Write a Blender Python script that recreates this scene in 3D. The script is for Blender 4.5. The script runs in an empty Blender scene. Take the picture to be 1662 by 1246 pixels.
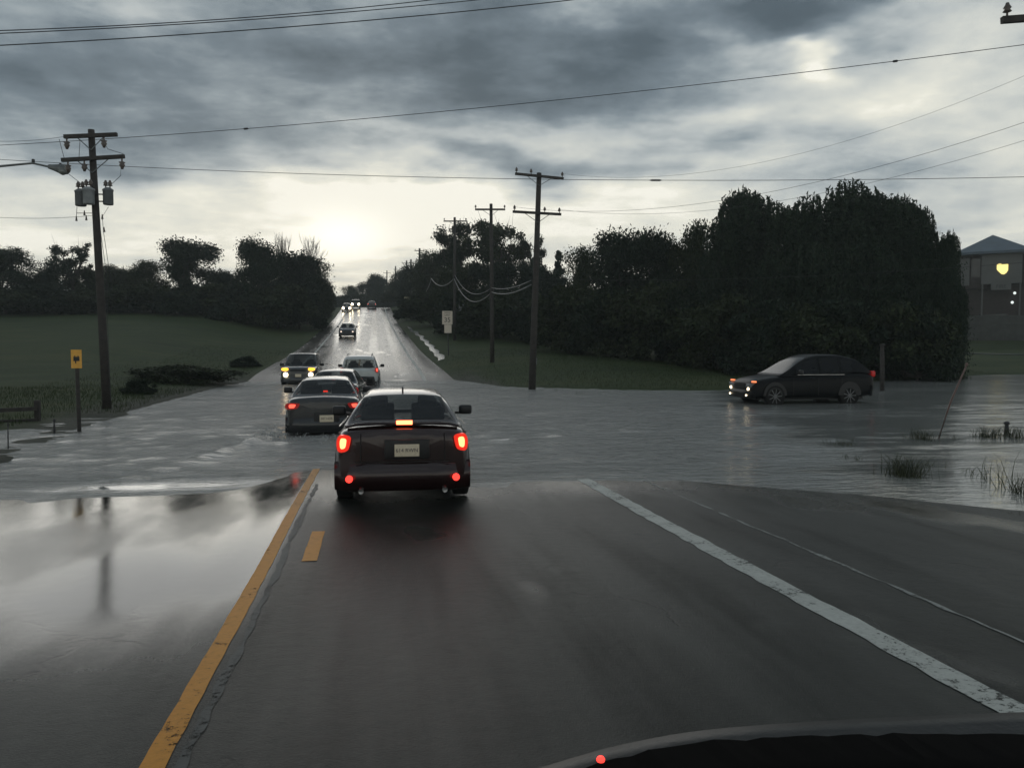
import bpy, bmesh, math, random
import numpy as np
from mathutils import Vector, Matrix, Euler, noise as mnoise
R = math.radians
rnd = random.Random(7)
sc = bpy.context.scene
col = sc.collection

# ------------------------------------------------------------------ camera
FPX, W0, H0 = 1295.0, 1662.0, 1246.0
YAW, PITCH = 9.73, 2.785
CAM = Vector((0, 0, 2.0))
cd = bpy.data.cameras.new('camera')
cam = bpy.data.objects.new('camera', cd)
col.objects.link(cam)
cam.location = CAM
cam.rotation_euler = (R(90 - PITCH), 0, R(-YAW))
cd.sensor_width = 36.0
cd.lens = 36.0 * FPX / W0
cd.clip_start = 0.05
cd.clip_end = 3000
sc.camera = cam
CR = Euler((R(90 - PITCH), 0, R(-YAW))).to_matrix()

def ray(px, py):
    return CR @ Vector(((px - W0 / 2) / FPX, (H0 / 2 - py) / FPX, -1))
def PD(px, py, d):
    """the place seen at a photo pixel, d metres deep"""
    return CAM + ray(px, py) * d
def GZ(px, py, z=0.0):
    r = ray(px, py)
    return CAM + r * ((z - CAM.z) / r.z)

# ------------------------------------------------------------------ world, sun, exposure
SUN_AZ, SUN_EL = -2.3, 7.5          # degrees right of the road direction, above the horizon
wd = bpy.data.worlds.new('World')
sc.world = wd
wd.use_nodes = True
nt = wd.node_tree
nt.nodes.clear()

class NB:
    """small node builder"""
    def __init__(self, tree):
        self.t = tree
    def n(self, typ, **kw):
        nd = self.t.nodes.new(typ)
        for k, v in kw.items():
            setattr(nd, k, v)
        return nd
    def link(self, a, b):
        self.t.links.new(a, b)
    def setin(self, sock, v):
        if isinstance(v, bpy.types.NodeSocket):
            self.t.links.new(v, sock)
        elif v is not None:
            sock.default_value = v
    def m(self, op, a, b=None, c=None, clamp=False):
        nd = self.n('ShaderNodeMath', operation=op)
        nd.use_clamp = clamp
        for i, v in enumerate((a, b, c)):
            if v is not None:
                self.setin(nd.inputs[i], v)
        return nd.outputs[0]
    def noise(self, vec, scale, detail=4, rough=.5, dist=0.0):
        nd = self.n('ShaderNodeTexNoise')
        nd.inputs['Scale'].default_value = scale
        nd.inputs['Detail'].default_value = detail
        nd.inputs['Roughness'].default_value = rough
        nd.inputs['Distortion'].default_value = dist
        if vec is not None:
            self.link(vec, nd.inputs['Vector'])
        return nd.outputs[0]
    def mapping(self, vec, scale=(1, 1, 1), loc=(0, 0, 0), rot=(0, 0, 0)):
        nd = self.n('ShaderNodeMapping')
        nd.inputs['Scale'].default_value = scale
        nd.inputs['Location'].default_value = loc
        nd.inputs['Rotation'].default_value = rot
        self.link(vec, nd.inputs['Vector'])
        return nd.outputs[0]
    def ramp(self, fac, stops, interp='LINEAR'):
        nd = self.n('ShaderNodeValToRGB')
        cr = nd.color_ramp
        cr.interpolation = interp
        while len(cr.elements) > 1:
            cr.elements.remove(cr.elements[-1])
        cr.elements[0].position = stops[0][0]
        cr.elements[0].color = tuple(stops[0][1]) + (1,)
        for p, c in stops[1:]:
            e = cr.elements.new(p)
            e.color = tuple(c) + (1,)
        self.link(fac, nd.inputs[0])
        return nd.outputs[0]
    def maprange(self, v, a, b, c, d, smooth=False):
        nd = self.n('ShaderNodeMapRange')
        if smooth:
            nd.interpolation_type = 'SMOOTHSTEP'
        self.setin(nd.inputs[0], v)
        for i, x in enumerate((a, b, c, d)):
            nd.inputs[i + 1].default_value = x
        return nd.outputs[0]

def lin(r, g, b):
    f = lambda c: (c / 255 / 12.92) if c / 255 <= .04045 else ((c / 255 + .055) / 1.055) ** 2.4
    return (f(r), f(g), f(b))

def build_world():
    b = NB(nt)
    tc = b.n('ShaderNodeTexCoord').outputs['Generated']
    sx = b.n('ShaderNodeSeparateXYZ')
    b.link(tc, sx.inputs[0])
    X, Y, Z = sx.outputs
    az = b.m('ARCTAN2', X, Y)
    zc = b.m('MINIMUM', b.m('MAXIMUM', Z, -1.0), 1.0)
    el = b.m('ARCSINE', zc)
    # cloud sheet overhead: the view direction carried to a flat layer
    zz = b.m('ADD', b.m('MAXIMUM', Z, 0.0), 0.11)
    cx = b.n('ShaderNodeCombineXYZ')
    b.link(b.m('DIVIDE', X, zz), cx.inputs[0])
    b.link(b.m('DIVIDE', Y, zz), cx.inputs[1])
    cp = cx.outputs[0]
    n1 = b.noise(b.mapping(cp, (1.0, 1.5, 1), (3.1, 1.7, 0), (0, 0, R(10))), 1.05, 6, .55, .15)
    n2 = b.noise(b.mapping(tc, (1.0, 1.0, 2.3), (8.3, 4.2, 2)), 6.5, 9, .58, .1)
    # warp the angular coordinates a little so the masses get uneven borders
    wn = b.n('ShaderNodeTexNoise')
    wn.inputs['Scale'].default_value = 5.0
    wn.inputs['Detail'].default_value = 4
    b.link(b.mapping(tc, (1, 1, 2.6)), wn.inputs['Vector'])
    ws = b.n('ShaderNodeSeparateColor')
    b.link(wn.outputs['Color'], ws.inputs[0])
    azw = b.m('ADD', az, b.m('MULTIPLY', b.m('SUBTRACT', ws.outputs[0], .5), .30))
    elw = b.m('ADD', el, b.m('MULTIPLY', b.m('SUBTRACT', ws.outputs[1], .5), .15))
    # base: brighter towards the horizon
    v = b.maprange(el, 0.0, .42, .92, .585)
    v = b.m('ADD', v, b.m('MULTIPLY', b.m('SUBTRACT', n1, .5), .66))
    v = b.m('ADD', v, b.m('MULTIPLY', b.m('SUBTRACT', n2, .5), .55))
    blobs = [  # photo x, photo y, half width, half height, strength
        (120, 130, 330, 75, -.16), (20, 190, 160, 35, -.08), (560, 110, 240, 60, -.11), (980, 70, 260, 62, -.19),
        (1290, 15, 150, 36, -.14), (800, 262, 240, 34, -.17), (1120, 235, 140, 22, -.05), (1500, 240, 210, 36, -.10),
        (1120, 175, 120, 20, -.07), (280, 255, 190, 20, -.06), (1000, 330, 120, 16, -.05),
        (1325, 88, 30, 15, .30), (1600, 60, 110, 70, .16), (1250, 110, 120, 30, .12), (1400, 160, 160, 22, .08),
        (560, 402, 95, 34, .22), (690, 322, 75, 20, .17), (480, 335, 240, 40, .10), (880, 215, 240, 13, .10),
        (960, 310, 170, 22, .10), (20, 60, 90, 26, .09), (330, 15, 200, 22, .07), (420, 335, 480, 62, .11), (1100, 320, 300, 26, .05), (1250, 350, 400, 40, .05), (1480, 190, 260, 60, .05),
        (1250, 270, 220, 16, .08), (60, 215, 130, 14, .08)]
    def ang(px, py):
        d = ray(px, py)
        return math.atan2(d.x, d.y), math.atan2(d.z, math.hypot(d.x, d.y))
    for px, py, w, h, s in blobs:
        a, e = ang(px, py)
        u = b.m('DIVIDE', b.m('SUBTRACT', azw, a), w / FPX * 1.0)
        t = b.m('DIVIDE', b.m('SUBTRACT', elw, e), h / FPX * 1.0)
        q = b.m('ADD', b.m('MULTIPLY', u, u), b.m('MULTIPLY', t, t))
        g = b.m('EXPONENT', b.m('MULTIPLY', q, -.6))
        v = b.m('MULTIPLY_ADD', g, s, v)
    v = b.m('MULTIPLY_ADD', b.m('SUBTRACT', v, .66), 1.10, .635)
    colr = b.ramp(v, [(0.0, lin(66, 77, 85)), (.36, lin(88, 101, 110)), (.50, lin(117, 130, 139)), (.60, lin(150, 161, 167)), (.70, lin(186, 193, 194)), (.82, lin(214, 217, 211)), (.95, lin(240, 239, 226)), (1.0, lin(254, 252, 240))])
    # the thin place in the cloud where the hidden sun sits
    a, e = R(SUN_AZ), R(SUN_EL)
    u = b.m('DIVIDE', b.m('SUBTRACT', az, a), .055)
    t = b.m('DIVIDE', b.m('SUBTRACT', el, e), .028)
    g = b.m('EXPONENT', b.m('MULTIPLY', b.m('ADD', b.m('MULTIPLY', u, u), b.m('MULTIPLY', t, t)), -1.0))
    bg = b.n('ShaderNodeBackground')
    b.link(colr, bg.inputs[0])
    b.link(b.m('MULTIPLY_ADD', g, .30, 1.0), bg.inputs[1])
    sky = b.n('ShaderNodeTexSky', sky_type='NISHITA')
    sky.sun_disc = False
    sky.sun_elevation = R(SUN_EL)
    sky.sun_rotation = R(SUN_AZ)
    bs = b.n('ShaderNodeBackground')
    b.link(sky.outputs[0], bs.inputs[0])
    bs.inputs[1].default_value = .06
    mx = b.n('ShaderNodeMixShader')
    mx.inputs[0].default_value = .97
    b.link(bs.outputs[0], mx.inputs[1])
    b.link(bg.outputs[0], mx.inputs[2])
    out = b.n('ShaderNodeOutputWorld')
    b.link(mx.outputs[0], out.inputs[0])
build_world()

sd = bpy.data.lights.new('sun', 'SUN')
sd.energy = 0.5
sd.angle = R(50)
sd.color = (1, .96, .90)
so = bpy.data.objects.new('sun', sd)
col.objects.link(so)
_a, _e = R(SUN_AZ), R(SUN_EL)
sdir = Vector((math.sin(_a) * math.cos(_e), math.cos(_a) * math.cos(_e), math.sin(_e)))
so.rotation_euler = (-sdir).to_track_quat('-Z', 'Y').to_euler()

sc.view_settings.view_transform = 'Standard'
sc.view_settings.look = 'None'
sc.view_settings.exposure = 0
sc.view_settings.gamma = 1
sc.render.engine = 'CYCLES'
sc.cycles.use_denoising = True
sc.cycles.max_bounces = 6
sc.cycles.volume_bounces = 0
sc.cycles.transparent_max_bounces = 12
sc.cycles.sample_clamp_indirect = 4

# ------------------------------------------------------------------ object helpers
def tag(o, label=None, cat=None, group=None, kind=None):
    if label: o['label'] = label
    if cat: o['category'] = cat
    if group: o['group'] = group
    if kind: o['kind'] = kind
    return o

def empty(name, loc=(0, 0, 0), rz=0):
    o = bpy.data.objects.new(name, None)
    o.location = loc
    o.rotation_euler = (0, 0, rz)
    col.objects.link(o)
    return o

def link_mesh(name, me, mat=None, parent=None, smooth=False):
    if mat: me.materials.append(mat)
    if smooth:
        me.polygons.foreach_set('use_smooth', [True] * len(me.polygons))
    o = bpy.data.objects.new(name, me)
    col.objects.link(o)
    if parent: o.parent = parent
    return o

def pyd(name, v, f, mat=None, parent=None, smooth=False):
    me = bpy.data.meshes.new(name)
    me.from_pydata([tuple(p) for p in v], [], f)
    me.update()
    return link_mesh(name, me, mat, parent, smooth)

def quads_np(name, V, mat, parent=None, n=4):
    """V: (k*n,3) array, k separate n-gons"""
    k = len(V) // n
    me = bpy.data.meshes.new(name)
    me.vertices.add(len(V))
    me.vertices.foreach_set('co', np.asarray(V, dtype=np.float32).ravel())
    me.loops.add(len(V))
    me.loops.foreach_set('vertex_index', np.arange(len(V), dtype=np.int32))
    me.polygons.add(k)
    me.polygons.foreach_set('loop_start', np.arange(0, len(V), n, dtype=np.int32))
    me.polygons.foreach_set('loop_total', np.full(k, n, dtype=np.int32))
    me.update()
    me.validate()
    return link_mesh(name, me, mat, parent)

class MB:
    """collects boxes, tubes and prisms into one mesh"""
    def __init__(self):
        self.v, self.f = [], []
    def box(self, c, s, rot=None):
        n = len(self.v)
        for sx in (-.5, .5):
            for sy in (-.5, .5):
                for sz in (-.5, .5):
                    p = Vector((sx * s[0], sy * s[1], sz * s[2]))
                    if rot: p = rot @ p
                    self.v.append(p + Vector(c))
        for q in ((0, 1, 3, 2), (4, 6, 7, 5), (0, 4, 5, 1), (2, 3, 7, 6), (0, 2, 6, 4), (1, 5, 7, 3)):
            self.f.append([n + i for i in q])
        return self
    def tube(self, pts, radii, k=8, cap=True):
        pts = [Vector(p) for p in pts]
        if not isinstance(radii, (list, tuple)): radii = [radii] * len(pts)
        n0 = len(self.v)
        for i, p in enumerate(pts):
            a = pts[max(i - 1, 0)]; b = pts[min(i + 1, len(pts) - 1)]
            t = (b - a).normalized()
            up = Vector((0, 0, 1)) if abs(t.z) < .95 else Vector((1, 0, 0))
            u = t.cross(up).normalized(); w = t.cross(u).normalized()
            for j in range(k):
                an = 2 * math.pi * j / k
                self.v.append(p + (u * math.cos(an) + w * math.sin(an)) * radii[i])
        for i in range(len(pts) - 1):
            for j in range(k):
                a = n0 + i * k + j; b = n0 + i * k + (j + 1) % k
                self.f.append([a, b, b + k, a + k])
        if cap:
            self.f.append([n0 + j for j in range(k)][::-1])
            self.f.append([n0 + (len(pts) - 1) * k + j for j in range(k)])
        return self
    def lathe(self, prof, k=16, M=None):
        """prof: (r, h) pairs round the local z axis"""
        n0 = len(self.v)
        for r, h in prof:
            for j in range(k):
                an = 2 * math.pi * j / k
                p = Vector((r * math.cos(an), r * math.sin(an), h))
                self.v.append(M @ p if M else p)
        for i in range(len(prof) - 1):
            for j in range(k):
                a = n0 + i * k + j; b = n0 + i * k + (j + 1) % k
                self.f.append([a, b, b + k, a + k])
        self.f.append([n0 + j for j in range(k)][::-1])
        self.f.append([n0 + (len(prof) - 1) * k + j for j in range(k)])
        return self
    def prism(self, poly, y0, y1, M=None):
        """poly in local x,z pushed from y0 to y1"""
        n0 = len(self.v); k = len(poly)
        for y in (y0, y1):
            for x, z in poly:
                p = Vector((x, y, z))
                self.v.append(M @ p if M else p)
        self.f.append([n0 + j for j in range(k)])
        self.f.append([n0 + k + j for j in range(k)][::-1])
        for j in range(k):
            a = n0 + j; b = n0 + (j + 1) % k
            self.f.append([b, a, a + k, b + k])
        return self
    def build(self, name, mat, parent=None, smooth=False, bevel=0, auto=None):
        o = pyd(name, self.v, self.f, mat, parent, smooth)
        if bevel:
            bm = bmesh.new(); bm.from_mesh(o.data)
            bmesh.ops.recalc_face_normals(bm, faces=bm.faces)
            bmesh.ops.bevel(bm, geom=bm.edges[:], offset=bevel, segments=2, affect='EDGES', profile=.6)
            bm.to_mesh(o.data); bm.free()
        return o

def children(o):
    return [c for c in bpy.data.objects if c.parent == o]
def copy_tree(o, parent=None, kids=None):
    if kids is None:
        kids = {}
        for c in bpy.data.objects:
            if c.parent: kids.setdefault(c.parent.name, []).append(c)
    c = o.copy(); col.objects.link(c); c.parent = parent
    for ch in kids.get(o.name, []): copy_tree(ch, c, kids)
    return c

# ------------------------------------------------------------------ materials
def pmat(name, base, rough=.5, spec=.5, metal=0, emit=None, estr=0, noise=None, coat=0, bump=None):
    m = bpy.data.materials.new(name)
    m.use_nodes = True
    b = NB(m.node_tree)
    p = m.node_tree.nodes['Principled BSDF']
    p.inputs['Base Color'].default_value = tuple(base) + (1,)
    p.inputs['Roughness'].default_value = rough
    p.inputs['Specular IOR Level'].default_value = spec
    p.inputs['Metallic'].default_value = metal
    p.inputs['Coat Weight'].default_value = coat
    if emit:
        p.inputs['Emission Color'].default_value = tuple(emit) + (1,)
        p.inputs['Emission Strength'].default_value = estr
    tc = b.n('ShaderNodeTexCoord').outputs['Object']
    if noise:   # (scale, amount) : wear / dirt variation of the colour itself
        f = b.noise(tc, noise[0], 5, .6)
        lo = tuple(c * (1 - noise[1]) for c in base); hi = tuple(min(1, c * (1 + noise[1])) for c in base)
        b.link(b.ramp(f, [(.3, lo), (.7, hi)]), p.inputs['Base Color'])
    if bump:
        bn = b.n('ShaderNodeBump')
        bn.inputs['Strength'].default_value = bump[1]
        bn.inputs['Distance'].default_value = bump[2] if len(bump) > 2 else .02
        b.link(b.noise(tc, bump[0], 4, .6), bn.inputs['Height'])
        b.link(bn.outputs[0], p.inputs['Normal'])
    return m

M = {}
M['wood'] = pmat('weathered_pole_wood', (.038, .033, .029), .75, noise=(6, .4), bump=(30, .5, .01))
M['metal'] = pmat('galvanised_metal', (.16, .17, .17), .5, metal=.4, noise=(8, .25))
M['darkmetal'] = pmat('dark_metal', (.03, .03, .032), .5, noise=(8, .3))
M['porcelain'] = pmat('insulator_porcelain', (.10, .08, .07), .3, noise=(12, .2))
M['cable'] = pmat('cable', (.035, .037, .04), .6, noise=(3, .2))
M['seatcloth'] = pmat('seat_cloth', (.02, .02, .021), .9, noise=(20, .3))
M['tyre'] = pmat('tyre_rubber', (.006, .006, .006), .9, noise=(14, .3))
def glass_mat(name, base, fac):
    m = pmat(name, base, .07, spec=.8)
    t = m.node_tree; p = t.nodes['Principled BSDF']; out = t.nodes['Material Output']
    tr = t.nodes.new('ShaderNodeBsdfTransparent'); tr.inputs[0].default_value = (.62, .66, .66, 1)
    mx = t.nodes.new('ShaderNodeMixShader'); mx.inputs[0].default_value = fac
    t.links.new(tr.outputs[0], mx.inputs[1]); t.links.new(p.outputs[0], mx.inputs[2]); t.links.new(mx.outputs[0], out.inputs['Surface'])
    return m
M['glass'] = glass_mat('car_glass', (.03, .033, .036), .42)
M['rim'] = pmat('wheel_rim', (.15, .155, .16), .4, metal=.7, noise=(9, .2))
M['blackplastic'] = pmat('black_plastic', (.012, .012, .013), .45, noise=(10, .3))
M['chrome'] = pmat('chrome', (.5, .5, .5), .2, metal=1, noise=(10, .1))
M['tail_core'] = pmat('brake_lamp_lit', (.3, .02, .01), .3, emit=(1, .13, .045), estr=9)
M['tail_core_dim'] = pmat('tail_lamp_lit', (.3, .02, .01), .3, emit=(1, .10, .06), estr=1.9)
M['tail_lens'] = pmat('tail_lamp_lens', (.25, .01, .008), .2, emit=(1, .035, .015), estr=.75)
M['tail_lens_dim'] = pmat('tail_lamp_lens_dim', (.20, .008, .008), .2, emit=(1, .03, .02), estr=.12)
M['beam'] = pmat('headlamp_full_beam', (.8, .8, .7), .2, emit=(1, .80, .52), estr=16)
M['head'] = pmat('headlamp_lit', (.8, .8, .7), .2, emit=(1, .82, .55), estr=5)
M['head_soft'] = pmat('headlamp_soft', (.8, .8, .7), .2, emit=(1, .75, .6), estr=1.3)
M['amber'] = pmat('amber_lamp_lit', (.6, .3, .02), .3, emit=(1, .42, .03), estr=2.6)
M['orange'] = pmat('orange_lamp_lit', (.6, .2, .05), .3, emit=(1, .25, .10), estr=1.3)
M['plate'] = pmat('licence_plate_face', (.42, .39, .30), .5, emit=(1, .85, .6), estr=.07, noise=(30, .15))
M['plate_text'] = pmat('licence_plate_letters', (.03, .03, .05), .5)
M['bark'] = pmat('bark', (.045, .038, .032), .85, noise=(7, .35), bump=(20, .6, .02))

def leaf_mat(name, c1, c2):
    m = bpy.data.materials.new(name); m.use_nodes = True
    b = NB(m.node_tree); p = m.node_tree.nodes['Principled BSDF']
    geo = b.n('ShaderNodeNewGeometry')
    r = geo.outputs['Random Per Island']
    tc = b.n('ShaderNodeTexCoord').outputs['Object']
    f = b.m('ADD', b.m('MULTIPLY', r, .5), b.m('MULTIPLY', b.noise(tc, .9, 3, .6), .5))
    b.link(b.ramp(f, [(.25, c1), (.75, c2)]), p.inputs['Base Color'])
    p.inputs['Roughness'].default_value = .7
    p.inputs['Specular IOR Level'].default_value = .12
    return m
M['leaf'] = leaf_mat('leaf_dark', (.011, .020, .013), (.022, .035, .019))
M['leaf2'] = leaf_mat('leaf_olive', (.014, .022, .010), (.038, .050, .022))
M['willow'] = leaf_mat('leaf_willow', (.014, .026, .017), (.030, .046, .026))
M['grassb'] = leaf_mat('grass_blade', (.016, .030, .008), (.048, .066, .020))
M['reed'] = leaf_mat('wet_reed', (.025, .034, .022), (.08, .085, .05))

def paint(name, c, rough=.25, metal=.3):
    m = pmat(name, c, rough, metal=metal, noise=(3, .12), coat=.6)
    m.node_tree.nodes['Principled BSDF'].inputs['Coat Roughness'].default_value = .08
    return m

# ---- road
def road_material():
    m = bpy.data.materials.new('wet_asphalt'); m.use_nodes = True
    b = NB(m.node_tree); p = m.node_tree.nodes['Principled BSDF']
    pos = b.n('ShaderNodeNewGeometry').outputs['Position']
    sp = b.n('ShaderNodeSeparateXYZ'); b.link(pos, sp.inputs[0])
    x, y = sp.outputs[0], sp.outputs[1]
    fine = b.noise(pos, 75, 4, .8)
    mid = b.noise(b.mapping(pos, (1, .25, 1)), 1.2, 5, .6)
    big = b.noise(b.mapping(pos, (1, .5, 1)), .35, 4, .55)
    strk = b.noise(b.mapping(pos, (1, .07, 1)), 3.2, 5, .65)
    vor = b.n('ShaderNodeTexVoronoi', feature='DISTANCE_TO_EDGE')
    vor.inputs['Scale'].default_value = .42
    vn = b.n('ShaderNodeTexNoise'); vn.inputs['Scale'].default_value = 2.2; vn.inputs['Detail'].default_value = 5
    b.link(pos, vn.inputs['Vector'])
    va = b.n('ShaderNodeVectorMath', operation='MULTIPLY_ADD')
    b.link(vn.outputs['Color'], va.inputs[0]); va.inputs[1].default_value = (.8, .8, 0); b.link(b.mapping(pos, (1, .6, 0)), va.inputs[2])
    b.link(va.outputs[0], vor.inputs['Vector'])
    crack = b.m('MULTIPLY', b.maprange(vor.outputs['Distance'], .0, .012, 1, 0, True), b.maprange(mid, .5, .6, 0, 1, True))
    agg = b.noise(pos, 160, 2, .6)
    cf = b.m('ADD', b.m('MULTIPLY', fine, .22), b.m('ADD', b.m('MULTIPLY', mid, .25), b.m('ADD', b.m('MULTIPLY', big, .23), b.m('MULTIPLY', strk, .30))))
    base = b.ramp(cf, [(.36, (.008, .010, .009)), (.5, (.020, .023, .020)), (.66, (.046, .047, .041))])
    mz = b.n('ShaderNodeMix', data_type='RGBA', blend_type='MULTIPLY'); mz.inputs[0].default_value = 1
    b.link(base, mz.inputs[6]); b.link(b.ramp(agg, [(.35, (.55, .55, .55)), (.62, (1.0, 1.0, 1.0)), (.72, (2.2, 2.2, 2.1))]), mz.inputs[7])
    mc = b.n('ShaderNodeMix', data_type='RGBA'); b.link(crack, mc.inputs[0]); b.link(mz.outputs[2], mc.inputs[6]); mc.inputs[7].default_value = (.004, .004, .004, 1)
    b.link(mc.outputs[2], p.inputs['Base Color'])
    # film of standing water: left of the centre line, and in patches
    left = b.maprange(x, -.75, -1.05, 0, 1, True)
    pud = b.m('ADD', y, b.m('ADD', b.m('MULTIPLY', mid, 2.0), b.m('MULTIPLY', b.m('ADD', x, 1), -.12)))
    leftn = b.m('MULTIPLY', b.m('MULTIPLY', left, b.maprange(b.m('ADD', big, b.m('MULTIPLY', mid, .3)), .46, .66, .82, 1, True)), b.m('MULTIPLY', b.maprange(pud, 4.9, 7.6, .10, 1, True), b.maprange(y, 24, 40, 1, 0)))
    far = b.maprange(y, 40, 55, 0, 1, True)
    track = b.m('ABSOLUTE', b.m('SINE', b.m('MULTIPLY', b.m('ADD', x, 1.05), math.pi / 1.85)))
    track = b.m('MULTIPLY', b.maprange(b.m('ADD', track, b.m('MULTIPLY', mid, .5)), .85, 1.3, 0, 1, True), far)
    patch = b.maprange(big, .56, .66, 0, .75, True)
    film = b.m('MAXIMUM', b.m('MAXIMUM', leftn, patch), b.m('MULTIPLY_ADD', b.m('ADD', track, b.m('MULTIPLY', mid, .5)), .25, b.m('MULTIPLY', far, .35)))
    film = b.m('MAXIMUM', film, b.m('MULTIPLY', b.maprange(b.m('ADD', y, b.m('MULTIPLY', b.m('ADD', mid, big), 2.4)), 11.2, 14.2, 0, .8, True), b.maprange(y, 15, 18, 1, 0)))
    rough = b.maprange(film, 0, 1, .40, .065)
    b.link(b.m('ADD', rough, b.m('MULTIPLY', b.m('SUBTRACT', b.m('ADD', mid, strk), 1.0), .16)), p.inputs['Roughness'])
    p.inputs['Specular IOR Level'].default_value = .5
    md = b.maprange(b.m('ADD', strk, mid), .75, 1.25, .45, 1.5)
    md = b.m('ADD', b.m('MULTIPLY', md, b.m('SUBTRACT', 1.0, film)), film)
    b.link(b.m('MULTIPLY', b.maprange(film, 0, 1, .24, .36), md), p.inputs['Specular IOR Level'])
    b.link(b.maprange(film, 0, 1, 1.45, 1.6), p.inputs['IOR'])
    bn = b.n('ShaderNodeBump')
    bn.inputs['Distance'].default_value = .006
    b.link(b.maprange(film, 0, 1, .85, .03), bn.inputs['Strength'])
    b.link(b.m('SUBTRACT', b.m('ADD', fine, b.m('MULTIPLY', b.noise(pos, 9, 3), 1.2)), b.m('MULTIPLY', crack, .8)), bn.inputs['Height'])
    b.link(bn.outputs[0], p.inputs['Normal'])
    return m
M['road'] = road_material()

def marking(name, c, wear=.5):
    m = bpy.data.materials.new(name); m.use_nodes = True
    b = NB(m.node_tree); p = m.node_tree.nodes['Principled BSDF']
    pos = b.n('ShaderNodeNewGeometry').outputs['Position']
    f = b.m('ADD', b.m('MULTIPLY', b.noise(pos, 22, 7, .8), .65), b.m('MULTIPLY', b.noise(pos, 2.6, 4), .35))
    w = tuple(k * .35 + .02 for k in c)
    b.link(b.ramp(f, [(wear - .16, w), (wear - .03, tuple(k * .8 for k in c)), (wear + .12, c)]), p.inputs['Base Color'])
    p.inputs['Roughness'].default_value = .5; p.inputs['Specular IOR Level'].default_value = .15
    b.link(b.maprange(f, .395 + (wear - .42) * .4, .425 + (wear - .42) * .4, 0, 1), p.inputs['Alpha'])
    bn = b.n('ShaderNodeBump'); bn.inputs['Distance'].default_value = .003; bn.inputs['Strength'].default_value = .4
    b.link(b.noise(pos, 50, 3), bn.inputs['Height']); b.link(bn.outputs[0], p.inputs['Normal'])
    return m
M['yellow'] = marking('yellow_road_paint', (.60, .25, .022), .42)
M['white'] = marking('white_road_paint', (.50, .51, .47), .49)
M['seam'] = marking('wet_joint_sealant', (.075, .08, .078), .52)
M['palejoint'] = marking('pale_wet_joint', (.30, .31, .29), .5)

def terrain_material():
    m = bpy.data.materials.new('grass_and_gravel'); m.use_nodes = True
    b = NB(m.node_tree); p = m.node_tree.nodes['Principled BSDF']
    pos = b.n('ShaderNodeNewGeometry').outputs['Position']
    sp = b.n('ShaderNodeSeparateXYZ'); b.link(pos, sp.inputs[0])
    x, y = sp.outputs[0], sp.outputs[1]
    fine = b.noise(pos, 5, 6, .7)
    big = b.noise(pos, .11, 5, .6)
    streak = b.noise(b.mapping(pos, (.3, 1, 1)), .5, 5, .6)
    f = b.m('ADD', b.m('MULTIPLY', fine, .35), b.m('ADD', b.m('MULTIPLY', big, .35), b.m('MULTIPLY', streak, .3)))
    g = b.ramp(f, [(.36, (.016, .026, .008)), (.5, (.033, .052, .014)), (.6, (.058, .066, .022)), (.7, (.075, .062, .032))])
    gr = b.ramp(b.noise(pos, 22, 4, .7), [(.35, (.04, .038, .033)), (.65, (.13, .12, .105))])
    mx = b.n('ShaderNodeMix', data_type='RGBA')
    edge = b.m('ADD', b.m('ABSOLUTE', b.m('ADD', x, 1.3)), b.m('MULTIPLY', b.noise(pos, .9, 4), 1.6))
    nearmask = b.maprange(edge, 9.0, 7.2, 0, 1, True)
    b.link(nearmask, mx.inputs[0]); b.link(g, mx.inputs[6]); b.link(gr, mx.inputs[7])
    # bare gravel verge only close to the crossing
    b.link(b.m('MAXIMUM', b.m('MULTIPLY', nearmask, b.maprange(y, 50, 44, 0, .75)), b.m('MULTIPLY', b.maprange(y, 17, 14, 0, 1), b.maprange(x, -14, -12, 0, 1))), mx.inputs[0])
    b.link(mx.outputs[2], p.inputs['Base Color'])
    p.inputs['Roughness'].default_value = .8
    p.inputs['Specular IOR Level'].default_value = .2
    bn = b.n('ShaderNodeBump'); bn.inputs['Distance'].default_value = .12; bn.inputs['Strength'].default_value = .8
    b.link(b.noise(pos, 3.5, 7, .75), bn.inputs['Height']); b.link(bn.outputs[0], p.inputs['Normal'])
    return m
M['terrain'] = terrain_material()

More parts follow.
